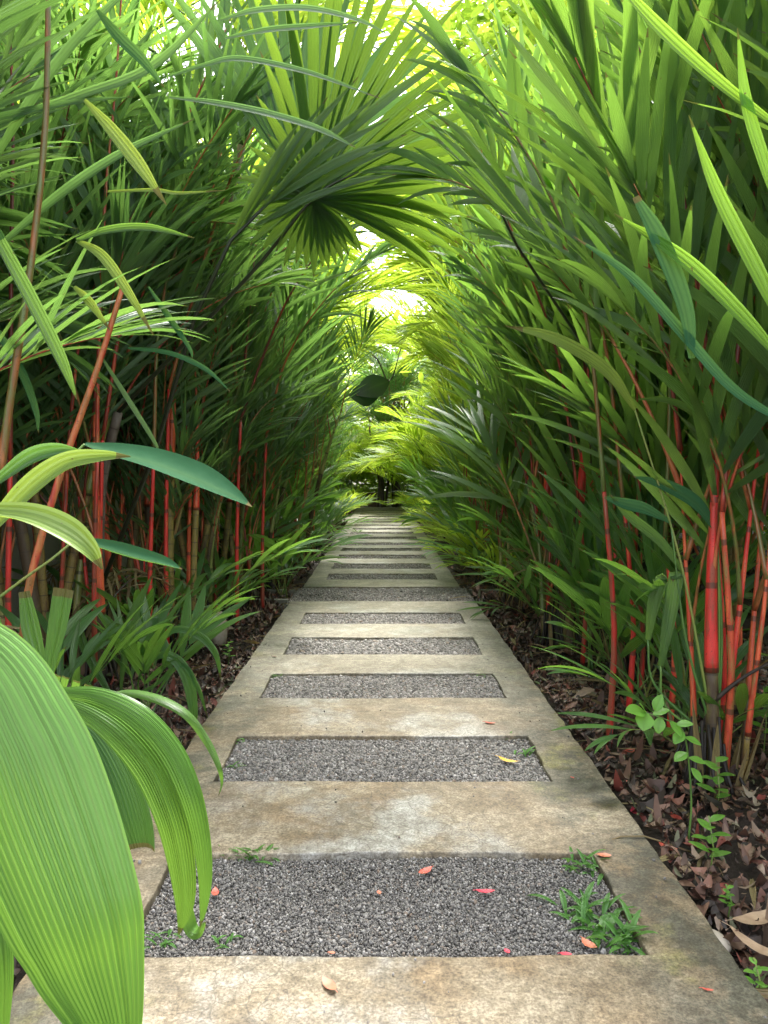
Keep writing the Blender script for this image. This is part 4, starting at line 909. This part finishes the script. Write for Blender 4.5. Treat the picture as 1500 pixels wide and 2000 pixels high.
t = thing('strap_leaf_palm', 'near palm at the right border with long bright yellow-green strap leaflets', 'palm', (1.45, 1.55, -.07)); base = t.location
RA = [(1620, 1900), (1640, 1300), (1620, 900), (1560, 700), (1530, 420), (1520, 250)]
B = MB(); tube(B, [(0, 0, 0)] + rel(catmull([at(x, y, 1.75) for x, y in RA], 20)), [.014] + [.013 - .0005 * i for i in range(21)], 7); link('petiole', B.mesh('petiole', [M['petiole']]), t)
for pix, W, mt in [([(1540, 720), (1440, 610), (1330, 505), (1200, 418)], [.018, .046, .044, .003], 'wide'),
                   ([(1530, 640), (1480, 540), (1400, 380), (1345, 225)], [.02, .052, .045, .003], 'wide'),
                   ([(1530, 430), (1490, 320), (1455, 200), (1440, 55)], [.02, .042, .038, .003], 'wide'),
                   ([(1520, 250), (1400, 160), (1290, 60), (1200, -40)], [.02, .042, .046, .02], 'wide'),
                   ([(1540, 830), (1430, 760), (1330, 650), (1230, 540), (1120, 462)], [.015, .03, .034, .028, .003], 'lance'),
                   ([(1350, 700), (1335, 600), (1285, 470), (1240, 385)], [.02, .05, .058, .022], 'lance')]:
    hang([(x, y, 1.7) for x, y in pix], [w_ * .85 for w_ in W], 'glow' if mt == 'wide' else mt, (.25, -1, .2))
for pix, W, mt in [([(1240, 800), (1180, 722), (1080, 662), (985, 636)], [.02, .056, .05, .003], 'yleaf'), ([(1395, 852), (1350, 805), (1300, 782), (1240, 780)], [.008, .034, .026, .003], 'wide'),
                   ([(1400, 1040), (1360, 985), (1300, 950), (1235, 930)], [.015, .055, .05, .003], 'lance'), ([(1310, 1020), (1260, 995), (1220, 985), (1180, 972)], [.015, .045, .045, .01], 'lance'),
                   ([(1290, 1300), (1305, 1210), (1318, 1130), (1320, 1128)], [.02, .05, .055, .05], 'wide'), ([(1265, 1250), (1275, 1180), (1290, 1135), (1292, 1133)], [.02, .045, .045, .04], 'wide'),
                   ([(1335, 1120), (1290, 1060), (1230, 1010), (1190, 965)], [.012, .04, .04, .003], 'wide')]:
    hang([(x, y, 2.75) for x, y in pix], W, mt, (.1, -1, .5))
for pp in ([(1395, 1440), (1330, 1100), (1240, 800)], [(1400, 1440), (1405, 1200), (1395, 852)], [(1385, 1440), (1300, 1380), (1290, 1300)], [(1385, 1440), (1280, 1340), (1265, 1250)], [(1400, 1440), (1410, 1250), (1400, 1040)], [(1395, 1440), (1340, 1250), (1310, 1020)]):
    B = MB(); tube(B, rel(catmull([at(x, y, 2.75) for x, y in pp], 12)), [.006 - .0002 * i for i in range(13)], 6); link('petiole', B.mesh('petiole', [M['gpet']]), t)
t = thing('shaded_palm', 'dark shaded fronds silhouetted against the bright fan leaf', 'palm', (1.5, 4.4, -.07)); base = t.location
hubp = (968, 392)
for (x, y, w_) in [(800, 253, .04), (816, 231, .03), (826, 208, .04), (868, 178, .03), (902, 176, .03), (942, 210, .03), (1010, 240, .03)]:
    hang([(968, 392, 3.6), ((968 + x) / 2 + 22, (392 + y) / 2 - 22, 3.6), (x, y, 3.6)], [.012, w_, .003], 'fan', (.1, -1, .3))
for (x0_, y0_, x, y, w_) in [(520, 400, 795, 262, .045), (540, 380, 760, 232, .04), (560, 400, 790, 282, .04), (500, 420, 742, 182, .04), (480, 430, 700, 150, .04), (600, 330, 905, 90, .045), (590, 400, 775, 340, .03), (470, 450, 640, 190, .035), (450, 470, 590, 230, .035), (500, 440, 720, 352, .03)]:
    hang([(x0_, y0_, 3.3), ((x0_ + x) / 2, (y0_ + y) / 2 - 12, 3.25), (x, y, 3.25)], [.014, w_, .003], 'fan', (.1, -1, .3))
B = MB(); tube(B, [(-3.3, -.1, 0), (-2.7, -.3, 1.3)] + rel([at(380, 620, 3.3), at(450, 470, 3.3), at(540, 380, 3.3), at(600, 330, 3.3)]), [.014, .012, .009, .008, .007, .004], 6); link('petiole', B.mesh('petiole', [M['dpet']]), t)
B = MB(); tube(B, [(0, 0, 0), (.05, 0, 1.3)] + rel([at(1010, 480, 3.8), at(968, 392, 3.6)]), [.012, .01, .007, .005], 6); link('petiole', B.mesh('petiole', [M['dpet']]), t)
t = thing('climber', 'climber with big dark rounded leaves hanging above the far part of the path', 'plant', (-1.5, 13, -.07)); base = t.location
B = MB(); tube(B, catmull([(0, 0, 0), (-.05, 0, 2.0), (.5, 0, 3.2), tuple(Vector(at(725, 690, 13)) - base), tuple(Vector(at(760, 745, 13)) - base), tuple(Vector(at(785, 672, 13)) - base)], 20), [.02 - .0006 * k for k in range(21)], 6); link('stem', B.mesh('stem', [M['bark']]), t)
for (x, y, dx, dz, L, W) in [(738, 775, -1, .1, .5, .4), (760, 745, -1, -.35, .62, .42),]:
    B = MB(); oval_p = Vector(at(x, y, 13)) - base
    blade(B, tuple(oval_p), (dx, -.25, dz), (0, -1, .2), L, W, .35, .18, 6, 0, 0, 0, .15, .45); link('leaf', B.mesh('leaf', [M['thick']]), t)

# 4. the fan palm whose leaf spans the top of the arch
t = thing('fan_palm', 'fan palm whose big dark fan leaf arches over the top centre of the path', 'palm', (-1.6, 4.3, -.07)); base = t.location
hub = at(612, 388, 3.6); hubr = Vector(hub) - base
B = MB(); tube(B, catmull([(0, 0, 0), (.02, 0, 1.0), (.15, -.05, 1.5)], 10), [.04 - .0015 * i for i in range(11)], 9); link('trunk', B.mesh('trunk', [M['bark']]), t)
def fan_leaf(hubp, u, v, rays, seed, mat='fan', droop=.35, start=None, w=.05):
    """rays: list of (angle deg, length); u = right axis, v = up axis of the fan's plane"""
    r = random.Random(seed); B = MB(); u = nrm(u); v = nrm(v); n = nrm(np.cross(u, v))
    for (a, L) in rays:
        d = u * math.cos(R(a)) + v * math.sin(R(a)) - n * .12
        blade(B, tuple(hubp), d, n, L, w * r.uniform(.9, 1.15), droop * r.uniform(.5, 1.4), .35, 10, .03, r.gauss(0, .12), 0, .12, .55)
    return link('leaf', B.mesh('leaf', [M[mat]]), t)
rays = []
a = -20
rr = random.Random(3)
while a < 335:
    base_len = (.88 + .22 * max(0, min(1, a / 55))) if a < 78 else (max(.34, 1.05 - (a - 78) / 38 * .7))
    rays.append((a + rr.gauss(0, .9), base_len * rr.uniform(.86, 1.08))); a += 4.0 if a < 90 else 9
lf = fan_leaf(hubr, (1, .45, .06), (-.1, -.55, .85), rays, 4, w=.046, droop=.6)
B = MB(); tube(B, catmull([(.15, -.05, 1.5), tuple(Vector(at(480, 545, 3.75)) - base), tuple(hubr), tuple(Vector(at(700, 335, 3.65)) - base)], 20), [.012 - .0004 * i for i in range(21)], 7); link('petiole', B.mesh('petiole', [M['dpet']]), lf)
lf = fan_leaf(hubr + Vector((-.15, .5, .28)), (1, .3, .1), (-.1, -.25, 1), [(x, 1.05 + .12 * math.sin(x)) for x in range(20, 125, 5)], 6, 'palm', .3)

# 5. sapling with fresh rounded leaves on the right
def oval(B, p, d, n, L, W): blade(B, p, d, n, L, W, .35, .18, 6, 0, 0, 0, .15, .45)
t = thing('sapling', 'thin sapling with bright fresh toothed leaves on the right beside the red palm', 'plant', tuple(ground(1345, 1640) + Vector((0, 0, -.07)))); base = t.location; Yb = base.y
main = [at(1345, 1640, Yb), at(1350, 1560, Yb), at(1338, 1440, Yb - .02), at(1310, 1410, Yb - .05), at(1262, 1392, Yb - .08)]
B = MB(); tube(B, rel(catmull(main, 20)), [.0035 - .0001 * i for i in range(21)], 6); link('stem', B.mesh('stem', [M['gpet']]), t)
B = MB(); r = random.Random(8)
for (x, y, dx, dy, L, W) in [(1262, 1392, -1, -.35, .075, .05), (1262, 1392, -.25, .55, .06, .055), (1262, 1392, -.6, -1, .05, .03), (1280, 1390, .3, -1, .055, .035), (1275, 1395, .8, -.4, .05, .03), (1290, 1400, -.2, 1, .05, .035), (1308, 1408, .5, .8, .055, .035), (1320, 1415, 1, -.3, .05, .03), (1335, 1430, -.8, .7, .05, .035), (1338, 1440, .9, .4, .05, .03), (1342, 1470, -.8, .4, .05, .035), (1345, 1480, .9, .2, .05, .03), (1350, 1500, .6, 1, .05, .03)]:
    p = Vector(at(x, y, Yb - .05)) - base; oval(B, tuple(p), (dx, r.uniform(-.5, .1), -dy * .8), (r.uniform(-.3, .3), -.5, 1), L, W)
link('foliage', B.mesh('foliage', [M['fresh']]), t)
def sprig(px, py, s, seed, label, n=9):
    t = thing('sprig', label, 'plant', tuple(ground(px, py, -.05))); r = random.Random(seed)
    B = MB(); h = .16 * s; tube(B, [(0, 0, -.02), (.01, 0, h * .5), (0, .01, h)], .0022, 5); link('stem', B.mesh('stem', [M['gpet']]), t); B = MB()
    for i in range(n):
        a = i * 2.4; z = h * (.35 + .65 * i / n); oval(B, (0, 0, z), (math.cos(a), math.sin(a), .3), (0, 0, 1), .05 * s * r.uniform(.7, 1.2), .028 * s)
    link('foliage', B.mesh('foliage', [M['fresh']]), t)
sprig(1398, 1600, 1.3, 1, 'bright green leafy sprig at the foot of the near right palm')
sprig(1385, 1715, 1.1, 2, 'small upright green sprig in the leaf litter, below the leafy one')
sprig(1420, 1790, .5, 3, 'tiny green sprig by the right path edge near the whitish stone')
sprig(1490, 1480, 1.8, 4, 'broad bright green leaf plant at the right border')
sprig(1475, 1960, .6, 5, 'tiny green sprig at the bottom right corner', 7)
sprig(445, 1300, .9, 6, 'small green weed in the litter left of the path')

# ------------------------------------------------------------------ weeds in the gravel
def weed(px, py, s, seed, label, n=16, sp=.5, creeper=None):
    g = ground(px, py, -.018); t = tag(None or bpy.data.objects.new('weed', None), label, 'weed'); r = random.Random(seed); B = MB()
    for i in range(n):
        a = r.uniform(0, 2 * PI); e = r.uniform(.15, 1.1); c = (r.gauss(0, .022 * s), r.gauss(0, .016 * s), 0)
        blade(B, c, (math.cos(a), math.sin(a), e), (0, 0, 1), 0.058 * s * r.uniform(.5, 1.2), .0095 * s * r.uniform(.8, 1.3), 1.2, .25, 6, 0, 0, 0, .3, .5)
    if creeper:
        tube(B, catmull(creeper, 12), .0013, 4)
    o = link('weed', B.mesh('weed', [M['weed']])); o.location = g; tag(o, label, 'weed'); bpy.data.objects.remove(t)
weed(495, 1672, 1.15, 1, 'grass tuft at the far left rim of the nearest gravel bed', 20)
weed(430, 1668, .6, 2, 'tiny clover-like weed at the far left corner of the nearest gravel bed', 14)
weed(1140, 1692, 1.25, 3, 'spreading weed at the far right corner of the nearest gravel bed', 22)
weed(1045, 1668, .6, 4, 'small two-leaved weed on the far rim of the nearest gravel bed', 7)
weed(1150, 1790, 1.4, 5, 'thick green weed rosette at the right side of the nearest gravel bed', 34)
weed(1200, 1830, 1.5, 6, 'biggest weed tuft in the near right corner of the nearest gravel bed', 40)
weed(1235, 1860, .7, 7, 'small bright weed against the near right corner of the nearest gravel bed', 8)
weed(432, 1848, .8, 8, 'single small weed on the near left rim of the nearest gravel bed', 7)
weed(330, 1840, .8, 9, 'small weed cushion under the drooping leaf tips', 16)
weed(465, 1450, .8, 10, 'low weed in the far left corner of the second gravel bed', 14)
weed(452, 1500, .7, 11, 'low weed in the near left corner of the second gravel bed', 12)
weed(1030, 1475, .9, 12, 'low dark weed beside the yellow leaf', 14)
weed(985, 1440, .8, 13, 'thin weeds along the far rim of the second gravel bed', 12)
weed(543, 1322, .8, 14, 'small weed in the left corner of the third gravel bed', 12)
weed(935, 1320, .9, 15, 'small weed in the right corner of the third gravel bed', 12)
weed(697, 1040, 2.4, 16, 'weed growing through the far part of the path', 16)

# ------------------------------------------------------------------ fallen leaves one can count
def fallen(px, py, L, ang, mat, label, z=.004, W=.45, curl=.35, seed=0):
    g = ground(px, py, z); r = random.Random(seed); B = MB(); nv = 9; vs = []; uv = []
    for j in range(nv):
        t = j / (nv - 1); wd = math.sin(PI * (.03 + .94 * t)) ** .8 * W * L * .5 * (1 + r.uniform(-.08, .08))
        for i in (-1, -.5, 0, .5, 1):
            vs.append((i * wd, (t - .5) * L, curl * L * ((t - .5) ** 2 + (i * wd / L) ** 2 * 1.6) + .002 + r.uniform(0, .0008))); uv.append((i, t))
    fs = [(j * 5 + i, j * 5 + i + 1, (j + 1) * 5 + i + 1, (j + 1) * 5 + i) for j in range(nv - 1) for i in range(4)]
    B.add(vs, fs, uv); tube(B, [(0, .48 * L, curl * L * .25 + .002), (0, .68 * L, curl * L * .3)], .0009, 4)
    o = link('fallen_leaf', B.mesh('fallen_leaf', [M[mat]])); o.location = g; o.rotation_euler = (r.uniform(-.1, .1), r.uniform(-.1, .1), R(ang)); tag(o, label, 'fallen leaf')
fallen(643, 1925, .052, 215, 'orangeleaf', 'orange-red leaf lying on the nearest concrete slab', W=.42)
fallen(830, 1703, .05, -48, 'redleaf', 'red leaf on the nearest gravel bed, right of its middle', -.008)
fallen(948, 1743, .05, 88, 'pinkleaf', 'crimson leaf on the nearest gravel bed, lower right of the other red one', -.008)
fallen(993, 1488, .085, 55, 'yellowleaf', 'yellow leaf on the right of the second gravel bed', -.008, .38, .5)
fallen(1180, 1673, .04, 80, 'orangeleaf', 'orange leaf at the far right corner of the nearest gravel bed', .0, .7)
fallen(957, 1413, .05, 70, 'redleaf', 'faded reddish leaf on the slab beyond the yellow leaf', .002, .4)
fallen(420, 1745, .04, 10, 'redleaf', 'red leaf peeking out beside the drooping leaf tip', -.006, .5)
fallen(990, 1860, .018, 20, 'pinkleaf', 'tiny crimson scrap at the near rim of the nearest gravel bed', -.008, .8)
fallen(1105, 1866, .028, 80, 'pinkleaf', 'small crimson leaf at the near right of the gravel bed', -.008, .6)
fallen(1150, 1850, .045, 30, 'orangeleaf', 'salmon leaf under the weeds at the near right', -.01, .6, .8)
fallen(1118, 1520, .016, 30, 'redleaf', 'tiny red scrap on the right rail of the path', .002, .7)
fallen(1382, 1935, .025, 70, 'redleaf', 'thin red leaf on the right rail at the bottom corner', .002, .35)
fallen(648, 1863, .016, 80, 'orangeleaf', 'tiny brownish scrap on the near rim of the gravel bed', -.008, .7)
fallen(740, 1745, .018, 10, 'orangeleaf', 'tiny pinkish scrap in the middle of the nearest gravel bed', -.008, .7)
fallen(536, 1283, .04, 60, 'brownleaf', 'dark brown leaf on the left rail of the path', .002, .5)
fallen(1068, 1354, .04, 70, 'brownleaf', 'brown leaf on the right rail of the path', .002, .4)
fallen(1335, 1700, .1, 160, 'tanleaf', 'large tan leaf in the litter beside the sprig', -.03, .5, .7)
fallen(1475, 1800, .14, 110, 'tanleaf', 'large tan leaf in the litter near the right border', -.03, .4, .5)
fallen(1490, 1860, .16, 40, 'tanleaf', 'long pale curled leaf in the bottom right litter', -.03, .25, .6)
for i, (x, y, L, m_) in enumerate([(1240, 1590, .05, 'pinkleaf'), (1305, 1660, .06, 'redleaf'), (1215, 1530, .05, 'redleaf'), (1230, 1470, .05, 'redleaf'), (1130, 1410, .05, 'pinkleaf'), (1320, 1600, .05, 'redleaf')]):
    fallen(x, y, L, 40 * i, m_, ['crimson leaf in the litter close to the right path edge', 'largest red leaf in the litter below the sapling', 'red leaf in the litter left of the palm seedling', 'red leaf in the litter below the dark root clump', 'crimson leaf in the litter farthest along the right edge', 'red leaf in the litter at the foot of the red palm'][i], -.03, .6, .8, i)
